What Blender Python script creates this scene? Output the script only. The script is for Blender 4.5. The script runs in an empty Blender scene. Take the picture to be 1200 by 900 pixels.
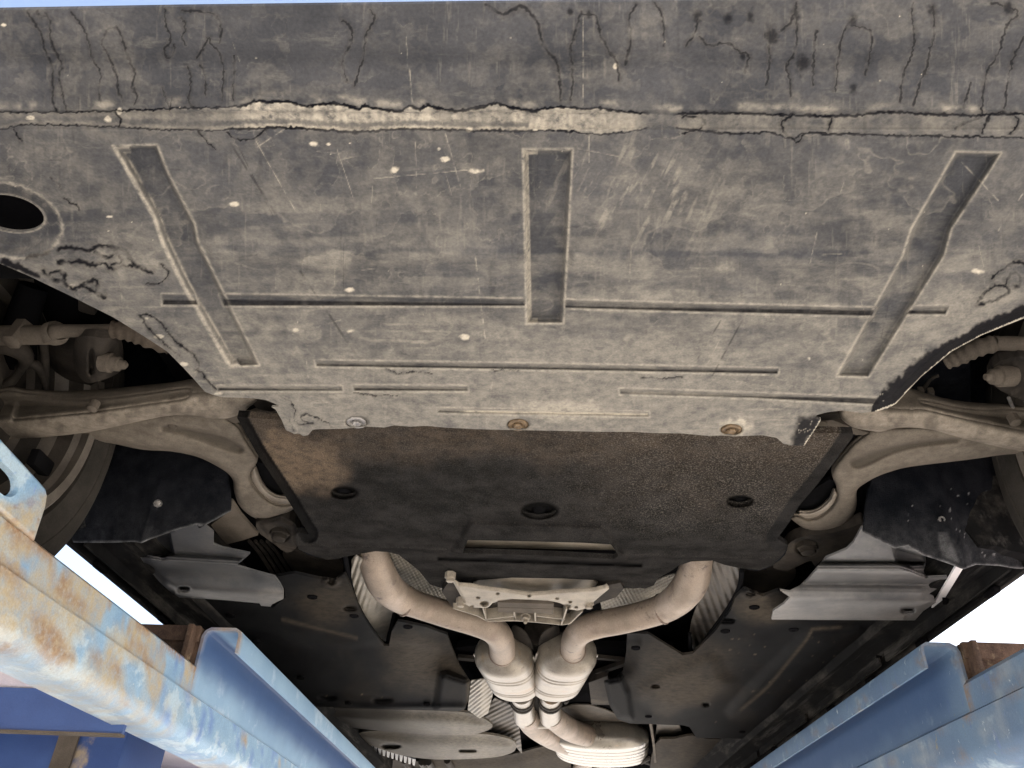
import bpy, math, random
import numpy as np
from mathutils import Vector, Matrix

random.seed(7)
rad = math.radians
C = bpy.context.scene.collection
SC = bpy.context.scene

# ------------------------------------------------------------------ camera
ZC = 1.25                                   # camera height above the ground
TH, YW, RL, FP = 0.598917159, -0.0439413945, 0.0434900962, 928.085
_f = np.array([math.sin(YW)*math.cos(TH), math.cos(YW)*math.cos(TH), math.sin(TH)])
_r0 = np.array([math.cos(YW), -math.sin(YW), 0.])
_u0 = np.cross(_r0, _f)
_r = math.cos(RL)*_r0 + math.sin(RL)*_u0
_u = -math.sin(RL)*_r0 + math.cos(RL)*_u0
cam = bpy.data.cameras.new('camera')
cam.sensor_width = 36; cam.lens = FP/1200*36
cam.clip_start = .02; cam.clip_end = 2000
co = bpy.data.objects.new('camera', cam); C.objects.link(co)
co.matrix_world = Matrix(((_r[0], _u[0], -_f[0], 0), (_r[1], _u[1], -_f[1], 0),
                          (_r[2], _u[2], -_f[2], ZC), (0, 0, 0, 1)))
SC.camera = co

# ------------------------------------------------------------------ light
SUN_EL, SUN_AZ = 58, 82                     # azimuth clockwise from +Y (the rear of the car)
w = bpy.data.worlds.new('World'); SC.world = w; w.use_nodes = True
nt = w.node_tree
bg = nt.nodes['Background']; bg.inputs[1].default_value = 0.15
sky = nt.nodes.new('ShaderNodeTexSky'); sky.sky_type = 'NISHITA'; sky.sun_disc = False
sky.sun_elevation = rad(SUN_EL); sky.sun_rotation = rad(SUN_AZ)
sky.air_density = 1.0; sky.dust_density = 8.0; sky.ozone_density = 1.0
nt.links.new(sky.outputs[0], bg.inputs[0])
sl = bpy.data.lights.new('sun', 'SUN'); sl.energy = 3.6; sl.angle = rad(.5); sl.color = (1, .955, .89)
so = bpy.data.objects.new('sun', sl); C.objects.link(so)
_d = Vector((math.sin(rad(SUN_AZ))*math.cos(rad(SUN_EL)), math.cos(rad(SUN_AZ))*math.cos(rad(SUN_EL)), math.sin(rad(SUN_EL))))
so.rotation_euler = _d.to_track_quat('Z', 'Y').to_euler(); so.location = (4, 2, 8)
SC.view_settings.view_transform = 'Standard'; SC.view_settings.look = 'None'
SC.view_settings.exposure = 2.12; SC.view_settings.gamma = 1; SC.view_settings.use_curve_mapping = False
SC.cycles.max_bounces = 8; SC.cycles.diffuse_bounces = 5

# ------------------------------------------------------------------ projection helpers (picture point -> real plane)
def ray(p):
    p = np.atleast_2d(np.asarray(p, float))
    return _f*FP + _r*(p[:, :1]-600) + _u*(450-p[:, 1:2])
def onz(z):
    def m(p):
        d = ray(p); return d*(z/d[:, 2:3]) + (0, 0, ZC)
    return m
def onplane(a, b, c):
    a, b, c = (np.asarray(q, float) for q in (a, b, c))
    n = np.cross(b-a, c-a); n /= np.linalg.norm(n)
    o = np.array((0, 0, ZC))
    def m(p):
        d = ray(p); return o + d*(((a-o)@n)/(d@n))[:, None]
    m.n = n
    return m
def oncurve(g):                              # surface z = g(Y)
    def m(p):
        d = ray(p); z = np.full(len(d), g(np.array([1.]))[0])
        for _ in range(12):
            z = .5*z + .5*g(d[:, 1]*z/d[:, 2])
        return d*(z/d[:, 2])[:, None] + (0, 0, ZC)
    return m
def P(x, y, z): return onz(z)([(x, y)])[0]
def PX(x, y, X):
    d = ray((x, y))[0]; return d*(X/d[0]) + (0, 0, ZC)
def PY(x, y, Y):
    d = ray((x, y))[0]; return d*(Y/d[1]) + (0, 0, ZC)
def depth(p): return float((np.asarray(p)-(0, 0, ZC))@_f)
def sm(pts, n=4, closed=True):               # Catmull-Rom through points
    p = np.asarray(pts, float); N = len(p); out = []
    rng = range(N) if closed else range(N-1)
    for i in rng:
        if closed: a, b, c, d = p[(i-1) % N], p[i], p[(i+1) % N], p[(i+2) % N]
        else: a, b, c, d = p[max(i-1, 0)], p[i], p[i+1], p[min(i+2, N-1)]
        for k in range(n):
            t = k/n
            out.append(.5*((2*b)+(c-a)*t+(2*a-5*b+4*c-d)*t*t+(3*b-a-3*c+d)*t**3))
    if not closed: out.append(p[-1])
    return np.array(out)

# ------------------------------------------------------------------ numpy noise and distance fields
def vnoise(x, y, seed=0):
    xi = np.floor(x).astype(np.int64); yi = np.floor(y).astype(np.int64)
    fx = x-xi; fy = y-yi
    fx = fx*fx*(3-2*fx); fy = fy*fy*(3-2*fy)
    def h(a, b):
        n = (a*374761393 + b*668265263 + seed*982451653) & 0x7fffffff
        n = ((n ^ (n >> 13))*1274126177) & 0x7fffffff
        n = (n ^ (n >> 16)) & 0xffff
        return n/65535.
    return (h(xi, yi)*(1-fx)+h(xi+1, yi)*fx)*(1-fy) + (h(xi, yi+1)*(1-fx)+h(xi+1, yi+1)*fx)*fy
def fbm(x, y, s, seed=0, oct=4):
    r = 0; a = .5; t = 0
    for o in range(oct):
        r = r+a*vnoise(x/s*2**o, y/s*2**o, seed+o*17); t += a; a *= .55
    return r/t
def inside(px, py, poly):
    poly = np.asarray(poly, float); r = np.zeros(px.shape, bool); n = len(poly)
    for i in range(n):
        x1, y1 = poly[i]; x2, y2 = poly[(i+1) % n]
        if y1 == y2: continue
        c = ((y1 > py) != (y2 > py)) & (px < (x2-x1)*(py-y1)/(y2-y1)+x1)
        r ^= c
    return r
def near(px, py, pts, closed=True, want=False):
    pts = np.asarray(pts, float); best = np.full(px.shape, 1e9); qx = px.copy(); qy = py.copy()
    n = len(pts)
    for i in range(n if closed else n-1):
        a = pts[i]; b = pts[(i+1) % n]; d = b-a; L = d@d
        if L == 0: continue
        t = np.clip(((px-a[0])*d[0]+(py-a[1])*d[1])/L, 0, 1)
        x = a[0]+t*d[0]; y = a[1]+t*d[1]; e = (px-x)**2+(py-y)**2
        m = e < best; best = np.where(m, e, best)
        if want: qx = np.where(m, x, qx); qy = np.where(m, y, qy)
    best = np.sqrt(best)
    return (best, qx, qy) if want else best
def boxed(px, py, pts, pad, fn, default=1e9):
    pts = np.asarray(pts, float)
    m = (px > pts[:, 0].min()-pad) & (px < pts[:, 0].max()+pad) & (py > pts[:, 1].min()-pad) & (py < pts[:, 1].max()+pad)
    r = np.full(px.shape, float(default))
    if m.any(): r[m] = fn(px[m], py[m])
    return r
def sdf(px, py, poly, pad=30):               # positive inside
    def f(x, y):
        d = near(x, y, poly); return np.where(inside(x, y, poly), d, -d)
    return boxed(px, py, poly, pad, f, -1e9)
def ss(a, b, x):
    t = np.clip((x-a)/(b-a), 0, 1); return t*t*(3-2*t)
def ell(cx, cy, a, b, rot=0, n=28):
    c, s = math.cos(rad(rot)), math.sin(rad(rot))
    return [(cx+a*math.cos(t)*c-b*math.sin(t)*s, cy+a*math.cos(t)*s+b*math.sin(t)*c) for t in np.linspace(0, 2*math.pi, n, endpoint=False)]
def edist(px, py, cx, cy, a, b, rot=0):
    c, s = math.cos(rad(rot)), math.sin(rad(rot))
    x = (px-cx)*c+(py-cy)*s; y = -(px-cx)*s+(py-cy)*c
    return np.sqrt((x/a)**2+(y/b)**2)

# ------------------------------------------------------------------ object helpers
WL = {}
def link(name, verts, faces, mat, parent=None, smooth=True, label=None, kind=None, cols=None, angle=None):
    """verts Nx3 world, faces: Mx4 int array or a list of index lists"""
    v = np.asarray(verts, float)
    cen = (v.min(0)+v.max(0))/2
    me = bpy.data.meshes.new(name)
    if isinstance(faces, np.ndarray):
        nf, k = faces.shape
        me.vertices.add(len(v)); me.vertices.foreach_set('co', (v-cen).ravel())
        me.loops.add(nf*k); me.loops.foreach_set('vertex_index', faces.ravel().astype(np.int32))
        me.polygons.add(nf); me.polygons.foreach_set('loop_start', np.arange(0, nf*k, k, dtype=np.int32))
        me.update(calc_edges=True)
    else:
        me.from_pydata((v-cen).tolist(), [], faces); me.update()
    if smooth: me.polygons.foreach_set('use_smooth', np.ones(len(me.polygons), bool))
    if cols is not None:
        a = me.color_attributes.new('Col', 'FLOAT_COLOR', 'POINT')
        a.data.foreach_set('color', np.c_[cols, np.ones(len(cols))].astype(np.float32).ravel())
    me.validate()
    if angle: me.set_sharp_from_angle(angle=rad(angle))
    if mat: me.materials.append(mat)
    o = bpy.data.objects.new(name, me); C.objects.link(o)
    place(o, cen, parent)
    if label: o['label'] = label
    if kind: o['kind'] = kind
    return o
def place(o, cen, parent):
    cen = np.asarray(cen, float)
    WL[o.name] = cen
    if parent is not None:
        o.parent = parent; o.location = cen-WL[parent.name]
    else: o.location = cen

def panel(name, outline, M, step, mat, parent=None, hf=None, holes=(), thick=.004, up=(0, 0, 1), cf=None, label=None,
          xs=None, ys=None, rim=True, back=True, split=None, angle=None):
    """A sheet with the given outline on a real surface M, relief hf along up, a rim and a back."""
    outline = np.asarray(outline, float)
    if xs is None: xs = np.arange(outline[:, 0].min()-step*.3, outline[:, 0].max()+step*1.3, step)
    if ys is None: ys = np.arange(outline[:, 1].min()-step*.3, outline[:, 1].max()+step*1.3, step)
    nx, ny = len(xs), len(ys)
    X, Y = np.meshgrid(xs, ys)
    cx = (X[:-1, :-1]+X[1:, 1:])/2; cy = (Y[:-1, :-1]+Y[1:, 1:])/2
    keep = inside(cx, cy, outline)
    for h in holes: keep &= ~inside(cx, cy, h)
    cnt = np.zeros((ny, nx), int)
    for dy in (0, 1):
        for dx in (0, 1): cnt[dy:dy+ny-1, dx:dx+nx-1] += keep
    bd = (cnt > 0) & (cnt < 4)
    px = X.copy(); py = Y.copy()
    bx, by = X[bd], Y[bd]; best = np.full(bx.shape, 1e9)
    for poly in [outline]+list(holes):
        e, qx, qy = near(bx, by, poly, True, True)
        m = (e < best) & (e < step*2.2)
        t1 = px[bd]; t2 = py[bd]
        t1[m] = qx[m]; t2[m] = qy[m]; px[bd] = t1; py[bd] = t2
        best = np.where(e < best, e, best)
    used = cnt > 0
    idx = np.full((ny, nx), -1); idx[used] = np.arange(used.sum())
    fx, fy = px[used], py[used]
    pos = M(np.c_[fx, fy])
    up = np.asarray(up, float)
    if hf is not None:
        h = hf(fx, fy)[:, None]
        if up[2] == 1:                       # relief seen along the sight line, so that its edges stay where they were traced
            rel = pos-(0, 0, ZC); pos = pos + rel*(h/rel[:, 2:3])
        else: pos = pos + up*h
    q = np.stack([idx[:-1, :-1][keep], idx[:-1, 1:][keep], idx[1:, 1:][keep], idx[1:, :-1][keep]], 1)
    a = pos[q[:, 0]]; n = np.cross(pos[q[:, 1]]-a, pos[q[:, 3]]-a); tocam = np.array((0, 0, ZC))-a
    flip = (n*tocam).sum() < 0
    if flip: q = q[:, ::-1]
    cols = cf(fx, fy) if cf is not None else None
    nv = len(pos)
    V = [pos]; F = [q]; CO = [cols]
    if rim:
        e = np.concatenate([q[:, [0, 1]], q[:, [1, 2]], q[:, [2, 3]], q[:, [3, 0]]])
        key = np.minimum(e[:, 0], e[:, 1])*nv+np.maximum(e[:, 0], e[:, 1])
        u, ix, c = np.unique(key, return_index=True, return_counts=True)
        e = e[ix[c == 1]]
        r0 = np.unique(e); mp = np.full(nv, -1); mp[r0] = np.arange(len(r0))
        V += [pos[r0], pos[r0]+up*thick]; CO += [cols[r0], cols[r0]] if cols is not None else [None, None]
        k = len(r0)
        F.append(np.stack([mp[e[:, 1]]+nv, mp[e[:, 0]]+nv, mp[e[:, 0]]+nv+k, mp[e[:, 1]]+nv+k], 1))
        base = nv+2*k
        if back:
            V.append(pos+up*thick); CO.append(cols); F.append(q[:, ::-1]+base)
    V = np.concatenate(V); F = np.concatenate(F)
    if cols is not None: cols = np.concatenate(CO)
    if split is None:
        return link(name, V, F, mat, parent, True, label, cols=cols, angle=angle)
    # split: list of (key, mask function on face centres); first object is what is left
    fcx = np.full(len(F), -1e9); fcy = fcx.copy()
    fcx[:len(q)] = fx[q].mean(1); fcy[:len(q)] = fy[q].mean(1)
    left = np.ones(len(F), bool); out = []
    for nm, mk, lb, par in split:
        m = left & mk(fcx, fcy); left &= ~m
        out.append((nm, m, lb, par))
    def sub(nm, m, lb, par):
        f = F[m]; us = np.unique(f); mm = np.zeros(len(V), int); mm[us] = np.arange(len(us))
        return link(nm, V[us], mm[f], mat, par, True, lb, cols=cols[us] if cols is not None else None)
    main = sub(name, left, label, parent)
    made = {}
    for nm, m, lb, par in out:
        if m.any(): made.setdefault(nm, []).append(sub(nm, m, lb, main if par == 'main' else par))
    return main, made

class MB:
    def __init__(s): s.v = []; s.f = []
    def add(s, v, f):
        b = len(s.v); s.v += [tuple(map(float, q)) for q in v]; s.f += [[i+b for i in q] for q in f]; return s
    def box(s, lo, hi):
        x0, y0, z0 = lo; x1, y1, z1 = hi
        return s.add([(x0, y0, z0), (x1, y0, z0), (x1, y1, z0), (x0, y1, z0), (x0, y0, z1), (x1, y0, z1), (x1, y1, z1), (x0, y1, z1)],
                     [(3, 2, 1, 0), (4, 5, 6, 7), (0, 1, 5, 4), (1, 2, 6, 5), (2, 3, 7, 6), (3, 0, 4, 7)])
    def prism(s, pts, vec):
        n = len(pts); p = np.asarray(pts, float); q = p+np.asarray(vec, float)
        return s.add(list(p)+list(q), [list(range(n))[::-1], list(range(n, 2*n))]+[[i, (i+1) % n, n+(i+1) % n, n+i] for i in range(n)])
    def tube(s, pts, radii, seg=20, cap=True, sq=None):
        """swept round tube; radii scalar list"""
        p = np.asarray(pts, float); n = len(p)
        t = np.gradient(p, axis=0); t /= np.linalg.norm(t, axis=1)[:, None]
        ref = np.array((0, 0, 1.)) if abs(t[0][2]) < .8 else np.array((0, 1., 0))
        V = []
        for i in range(n):
            ref = ref-t[i]*(ref@t[i]); ref /= np.linalg.norm(ref); b = np.cross(t[i], ref)
            r = radii[i] if hasattr(radii, '__len__') else radii
            for k in range(seg):
                a = 2*math.pi*k/seg; V.append(p[i]+r*(math.cos(a)*ref+math.sin(a)*b))
        Fc = [[i*seg+k, i*seg+(k+1) % seg, (i+1)*seg+(k+1) % seg, (i+1)*seg+k] for i in range(n-1) for k in range(seg)]
        if cap: Fc += [list(range(seg))[::-1], list(range((n-1)*seg, n*seg))]
        return s.add(V, Fc)
    def rings(s, rings, cap=True):
        seg = len(rings[0]); n = len(rings); V = [q for r in rings for q in r]
        Fc = [[i*seg+k, i*seg+(k+1) % seg, (i+1)*seg+(k+1) % seg, (i+1)*seg+k] for i in range(n-1) for k in range(seg)]
        if cap: Fc += [list(range(seg))[::-1], list(range((n-1)*seg, n*seg))]
        return s.add(V, Fc)
    def lathe(s, o, axis, prof, seg=24, cap=True):
        """prof: (distance along axis, radius)"""
        o = np.asarray(o, float); a = np.asarray(axis, float); a /= np.linalg.norm(a)
        e = np.array((0, 0, 1.)) if abs(a[2]) < .9 else np.array((1., 0, 0))
        e = e-a*(e@a); e /= np.linalg.norm(e); g = np.cross(a, e)
        return s.rings([[o+a*h+r*(math.cos(2*math.pi*k/seg)*e+math.sin(2*math.pi*k/seg)*g) for k in range(seg)] for h, r in prof], cap)
    def build(s, name, mat, parent=None, smooth=True, label=None, angle=35, bevel=0):
        import bmesh
        o = link(name, s.v, s.f, mat, parent, smooth, label)
        bm = bmesh.new(); bm.from_mesh(o.data); bmesh.ops.recalc_face_normals(bm, faces=bm.faces[:])
        if bevel:
            bmesh.ops.bevel(bm, geom=[e for e in bm.edges if e.is_manifold and e.calc_face_angle(0) > .5], offset=bevel, segments=2, profile=.6, affect='EDGES')
            for f in bm.faces: f.smooth = smooth
        bm.to_mesh(o.data); bm.free()
        if smooth: o.data.set_sharp_from_angle(angle=rad(angle))
        return o

# ------------------------------------------------------------------ materials
def surf(name, base, dark=None, scale=18., rough=.6, spec=.3, metal=0., bump=.15, bscale=120., dust=None, crust=None,
         stain=(.012, .012, .013), fine=.25, fscale=400., layers=(), stretch=(1, 1, 1), rvar=.12, cn=(140, .2, .6)):
    """layers: (colour, scale, lo, hi, seed, stretch) blotches painted over the base; dust/crust/stain come from the Col attribute, which also carries some painted light and shade"""
    m = bpy.data.materials.new(name); m.use_nodes = True; t = m.node_tree; N = t.nodes; L = t.links
    b = N['Principled BSDF']; b.inputs['Specular IOR Level'].default_value = spec; b.inputs['Metallic'].default_value = metal
    geo = N.new('ShaderNodeNewGeometry')
    def coords(st, off=0):
        mp = N.new('ShaderNodeMapping'); mp.inputs['Scale'].default_value = st; mp.inputs['Location'].default_value = (off, off*1.7, -off)
        L.new(geo.outputs['Position'], mp.inputs[0]); return mp.outputs[0]
    def noise(sc, st=(1, 1, 1), off=0, det=5, rg=.6):
        n = N.new('ShaderNodeTexNoise'); n.inputs['Scale'].default_value = sc; n.inputs['Detail'].default_value = det
        n.inputs['Roughness'].default_value = rg; L.new(coords(st, off), n.inputs['Vector']); return n.outputs[0]
    def ramp(src, lo, hi):
        r = N.new('ShaderNodeMapRange'); r.inputs[1].default_value = lo; r.inputs[2].default_value = hi; r.interpolation_type = 'SMOOTHSTEP'
        L.new(src, r.inputs[0]); return r.outputs[0]
    def mix(fac, a, c):
        x = N.new('ShaderNodeMix'); x.data_type = 'RGBA'
        if isinstance(fac, float): x.inputs[0].default_value = fac
        else: L.new(fac, x.inputs[0])
        for k, s in ((6, a), (7, c)):
            if isinstance(s, tuple): x.inputs[k].default_value = (*s, 1)
            else: L.new(s, x.inputs[k])
        return x.outputs[2]
    def math_(op, a, c):
        x = N.new('ShaderNodeMath'); x.operation = op; x.use_clamp = True
        for k, s in ((0, a), (1, c)):
            if isinstance(s, (int, float)): x.inputs[k].default_value = s
            else: L.new(s, x.inputs[k])
        return x.outputs[0]
    n1 = noise(scale, stretch)
    col = mix(ramp(n1, .3, .7), dark or tuple(.6*q for q in base), base)
    for (lc, ls, lo, hi, sd, st) in layers:
        col = mix(ramp(noise(ls, st, sd, 6, .65), lo, hi), col, lc)
    if dust:
        at = N.new('ShaderNodeAttribute'); at.attribute_name = 'Col'
        sp = N.new('ShaderNodeSeparateColor'); L.new(at.outputs['Color'], sp.inputs[0])
        fn = noise(55, (1, 1, 1), 5, 6, .7)
        d = math_('MULTIPLY', sp.outputs[0], ramp(fn, .05, .75))
        col = mix(d, col, dust)
        col = mix(math_('MULTIPLY', sp.outputs[2], ramp(noise(cn[0], (1, 1, 1), 9), cn[1], cn[2])), col, crust or dust)
        col = mix(math_('MULTIPLY', sp.outputs[1], 1.0), col, stain)
    f2 = noise(fscale, (1, 1, 1), 3, 3)
    x = N.new('ShaderNodeMix'); x.data_type = 'RGBA'; x.blend_type = 'MULTIPLY'; x.inputs[0].default_value = fine
    L.new(col, x.inputs[6])
    g = N.new('ShaderNodeMapRange'); g.inputs[1].default_value = .25; g.inputs[2].default_value = .75; g.inputs[3].default_value = .25; g.inputs[4].default_value = 1.6
    L.new(f2, g.inputs[0]); L.new(g.outputs[0], x.inputs[7])
    L.new(x.outputs[2], b.inputs['Base Color'])
    rr = N.new('ShaderNodeMapRange'); rr.inputs[3].default_value = max(.05, rough-rvar); rr.inputs[4].default_value = min(1, rough+rvar)
    L.new(n1, rr.inputs[0]); L.new(rr.outputs[0], b.inputs['Roughness'])
    if bump:
        bp = N.new('ShaderNodeBump'); bp.inputs['Strength'].default_value = bump; bp.inputs['Distance'].default_value = .004
        L.new(noise(bscale, (1, 1, 1), 2, 5), bp.inputs['Height']); L.new(bp.outputs[0], b.inputs['Normal'])
    return m

DUST = (.240, .222, .188)
M_tray = surf('dusty undertray plastic', (.066, .067, .071), (.038, .040, .045), 9, .62, .015, dust=DUST, crust=(.47, .425, .34), bump=.2, bscale=220, fine=.24, fscale=380, stain=(.006, .006, .008),
              layers=[((.10, .098, .092), 70, .56, .76, 4, (.3, 1, 1))])
M_felt = surf('dark fibrous felt', (.027, .026, .025), (.012, .012, .012), 22, .9, .0, dust=(.150, .112, .078), crust=(.19, .168, .14), bump=.7, bscale=420, fine=.75, fscale=700, stain=(.006, .006, .006), cn=(430, .47, .70))
M_liner = surf('black wheel arch felt', (.017, .018, .021), (.006, .007, .009), 25, .9, .0, dust=(.30, .30, .30), bump=.6, bscale=500, fine=.6, fscale=800)
M_arm = surf('dusty cast aluminium', (.115, .098, .079), (.066, .056, .045), 12, .7, .04, dust=(.275, .238, .190), bump=.22, bscale=260, fine=.28, fscale=500, stain=(.030, .026, .020))
M_metal_dk = surf('grimy dark steel', (.042, .036, .030), (.018, .016, .014), 20, .7, .05, bump=.25, bscale=150, layers=[((.066, .056, .044), 9, .52, .75, 3, (1, 1, 1))])
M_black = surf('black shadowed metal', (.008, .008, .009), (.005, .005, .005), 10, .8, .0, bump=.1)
M_pan = surf('bracket aluminium', (.29, .255, .20), (.175, .15, .117), 22, .55, .35, bump=.15, bscale=200, layers=[((.20, .17, .13), 14, .56, .75, 6, (1, 1, 1))])
M_pipe = surf('dusty steel exhaust pipe', (.285, .228, .176), (.19, .152, .117), 14, .5, .25, metal=.15, bump=.18, bscale=260, layers=[((.10, .078, .066), 30, .58, .70, 8, (1, 1, 1)), ((.085, .06, .05), 190, .64, .70, 18, (1, 1, 1)), ((.19, .145, .115), 11, .56, .70, 28, (1, 1, 1)), ((.34, .28, .23), 7, .5, .7, 4, (1, 1, 1))], fine=.25)
M_cat = surf('weathered stainless steel', (.275, .245, .20), (.165, .143, .113), 16, .36, .3, metal=.35, bump=.08, bscale=150, layers=[((.24, .17, .11), 16, .56, .72, 8, (1, 1, 1)), ((.14, .12, .10), 34, .60, .70, 18, (1, 1, 1)), ((.12, .09, .07), 160, .67, .70, 28, (1, 1, 1))])
M_res = surf('bright stainless steel', (.25, .23, .195), (.14, .124, .10), 12, .3, .5, metal=.6, bump=.06, bscale=150, layers=[((.30, .22, .15), 14, .62, .76, 5, (1, 1, 1))])
M_shield = surf('dirty heat shield foil', (.27, .245, .20), (.15, .135, .108), 25, .5, .4, metal=.25, bump=.3, bscale=180)
M_shield_dk = surf('sooty heat shield foil', (.10, .085, .068), (.05, .043, .035), 25, .6, .3, bump=.4, bscale=120)
M_floor = surf('dark floor plastic', (.013, .0135, .014), (.007, .007, .0075), 8, .55, .006, dust=(.135, .108, .076), bump=.1, bscale=180, fine=.2, stain=(.006, .006, .006))
M_duct = surf('dusty grey plastic', (.070, .074, .080), (.040, .043, .047), 10, .36, .25, dust=(.19, .18, .165), bump=.08, bscale=200, fine=.15)
M_rear = surf('pale dusty plastic', (.042, .040, .036), (.028, .026, .024), 8, .5, .03, dust=(.21, .185, .145), bump=.1)
M_rubber = surf('tyre rubber', (.040, .036, .031), (.024, .022, .019), 20, .8, .04, bump=.2, bscale=120)
M_rim = surf('dirty alloy rim', (.115, .10, .083), (.065, .056, .046), 18, .55, .4, bump=.1, layers=[((.09, .08, .065), 12, .6, .75, 4, (1, 1, 1))])
M_sill = surf('black sill paint', (.014, .014, .014), (.008, .008, .008), 14, .75, .01, bump=.1, layers=[((.07, .066, .06), 30, .52, .75, 6, (1.6, .10, 1)), ((.05, .046, .04), 12, .5, .7, 16, (1, .3, 1))])
M_white = surf('white for sky gap', (.80, .79, .77), (.7, .69, .67), 10, .4, .4, bump=.03, fine=.05)  # white colour in place of bright sky, used for the gap strip
M_rust = surf('rusty steel', (.125, .082, .058), (.06, .040, .030), 30, .85, .12, bump=.6, bscale=90, layers=[((.22, .17, .11), 18, .55, .7, 3, (1, 1, 1))], fine=.4)
RB = (.34, .235, .12)
M_blue_worn = surf('worn pale blue paint with rust', (.27, .42, .56), (.20, .34, .50), 22, .5, .4, bump=.2, bscale=90, dust=(.43, .345, .205), crust=(.27, .155, .075), stain=(.08, .17, .46), fine=.22,
                   layers=[((.40, .53, .62), 16, .52, .60, 3, (1.5, .7, 1)), ((.17, .30, .58), 46, .67, .70, 12, (2, 2, .4)), ((.26, .18, .10), 90, .69, .72, 22, (1.5, 1.5, .6)), ((.50, .58, .62), 120, .68, .71, 32, (1, 1, .5))])
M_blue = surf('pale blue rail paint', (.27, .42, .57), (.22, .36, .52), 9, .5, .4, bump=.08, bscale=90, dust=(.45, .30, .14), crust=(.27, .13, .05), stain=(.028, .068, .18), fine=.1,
              layers=[((.38, .51, .64), 14, .55, .68, 7, (1, .8, 1)), ((.10, .17, .36), 90, .685, .71, 2, (2, 2, .5)), ((.30, .21, .12), 60, .72, .74, 12, (1, 1, .6))])
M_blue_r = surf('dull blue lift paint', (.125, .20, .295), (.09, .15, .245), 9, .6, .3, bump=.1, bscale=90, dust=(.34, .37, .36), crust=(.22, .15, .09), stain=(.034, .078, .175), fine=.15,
                layers=[((.25, .34, .41), 20, .56, .72, 7, (1, .8, 1)), ((.10, .16, .30), 40, .62, .67, 17, (1.5, 1.5, .4)), ((.42, .49, .53), 90, .66, .70, 27, (1, 1, .6)), ((.24, .22, .15), 34, .66, .75, 2, (1, 1, .6))])
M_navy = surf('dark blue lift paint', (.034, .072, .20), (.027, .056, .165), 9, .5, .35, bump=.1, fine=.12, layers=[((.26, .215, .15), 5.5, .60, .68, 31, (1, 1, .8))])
M_under = surf('pale primer', (.62, .56, .58), (.5, .45, .46), 8, .6, .3, bump=.1, layers=[((.40, .30, .20), 7, .6, .75, 3, (1, 1, 1))])
M_ground = surf('pale concrete', (.38, .37, .35), (.31, .30, .285), .6, .9, .2, bump=.1, bscale=30, fine=.15, fscale=60)
M_body = surf('pale blue car paint', (.20, .285, .43), (.19, .27, .41), 4, .35, .5, bump=0, fine=.03)
M_screw = surf('rusty screw', (.20, .14, .08), (.09, .06, .035), 120, .6, .4, metal=.3, bump=.2, bscale=300)
M_spark = surf('scuffed clip metal', (.42, .40, .37), (.2, .19, .18), 90, .4, .5, metal=.5, bump=.2)

# ------------------------------------------------------------------ ground
link('ground', [(-400, -400, 0), (400, -400, 0), (400, 400, 0), (-400, 400, 0)], [[0, 1, 2, 3]], M_ground, None, False, kind='structure')

# ================================================================== THE CAR
car = bpy.data.objects.new('car', None); C.objects.link(car)
car['label'] = 'car raised on a blue lift, seen from underneath with dusty undertray and exhaust'
car['category'] = 'car'
place(car, (0, 2.3, ZC+.33), None)

# ---- body shell, floor pan, tunnel: what closes the car above its underside
mb = MB(); zb = ZC+.60
mb.box((-.89, .30, zb+.02), (-.865, 4.7, ZC+1.25)); mb.box((.865, .30, zb+.02), (.89, 4.7, ZC+1.25))
mb.box((-.89, .36, ZC+.60), (.89, .38, ZC+1.2)); mb.box((-.89, 4.68, zb), (.89, 4.7, ZC+1.25)); mb.box((-.89, .3, ZC+1.25), (.89, 4.7, ZC+1.27))
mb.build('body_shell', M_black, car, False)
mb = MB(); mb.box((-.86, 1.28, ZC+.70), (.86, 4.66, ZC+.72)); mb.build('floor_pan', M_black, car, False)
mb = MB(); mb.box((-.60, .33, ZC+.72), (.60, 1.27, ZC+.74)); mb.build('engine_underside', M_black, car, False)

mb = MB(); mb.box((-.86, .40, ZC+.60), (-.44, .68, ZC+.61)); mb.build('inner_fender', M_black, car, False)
# ---- engine undertray with front apron
G = lambda Y: .53 + np.where(Y < .40, .9*(np.clip(.40-Y, 0, .2))**2, 0)
M_T = oncurve(G)
tray = [(-520, 60), (-300, 18), (0, 11.5), (200, 8), (400, 5.5), (600, 3), (800, 1), (1000, -1), (1200, -3), (1500, -8), (1720, 60), (1560, 250), (1300, 340), (1200, 373), (1150, 393),
        (1115, 412), (1080, 441), (1062, 460), (1050, 473), (1040, 479), (1027, 482), (1010, 484), (988, 481), (970, 483), (958, 486), (955, 489), (962.5, 491.7), (942.5, 522.5),
        (927, 522), (918, 520), (910, 513), (893, 510), (860, 511.5), (845, 510.3), (832, 511), (800, 508), (770, 507.6), (740, 506), (700, 506), (650, 504.8), (600, 504), (560, 503), (520, 501), (500, 499), (480, 500), (462, 498.5),
        (450, 501), (430, 500), (400, 502.5), (370, 503), (366, 504), (361, 510), (355, 511), (351, 508), (345, 508.5), (335, 504), (330, 492), (323, 480), (318, 477), (328, 477), (322, 473), (312, 469), (300, 467), (280, 466), (260, 465.6), (250, 463),
        (240, 459), (227, 444), (214, 430), (207, 423), (196, 412), (187, 406), (167, 393), (133, 372), (83, 347), (33, 323), (0, 309), (-100, 270), (-300, 215)]
hole = ell(11, 250, 41, 20.5, 12)
CH = {'L': [(132, 171), (184, 170), (198, 205), (228, 262), (232, 283), (304, 428), (269, 430), (214, 335), (190, 285), (180, 255)],
      'C': [(613, 175), (671, 175), (660, 379), (617, 379)],
      'R': [(1120, 178), (1173, 179), (1160, 200), (1115, 268), (1106, 300), (1018, 442), (980, 441), (1058, 300), (1068, 268)]}
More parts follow.
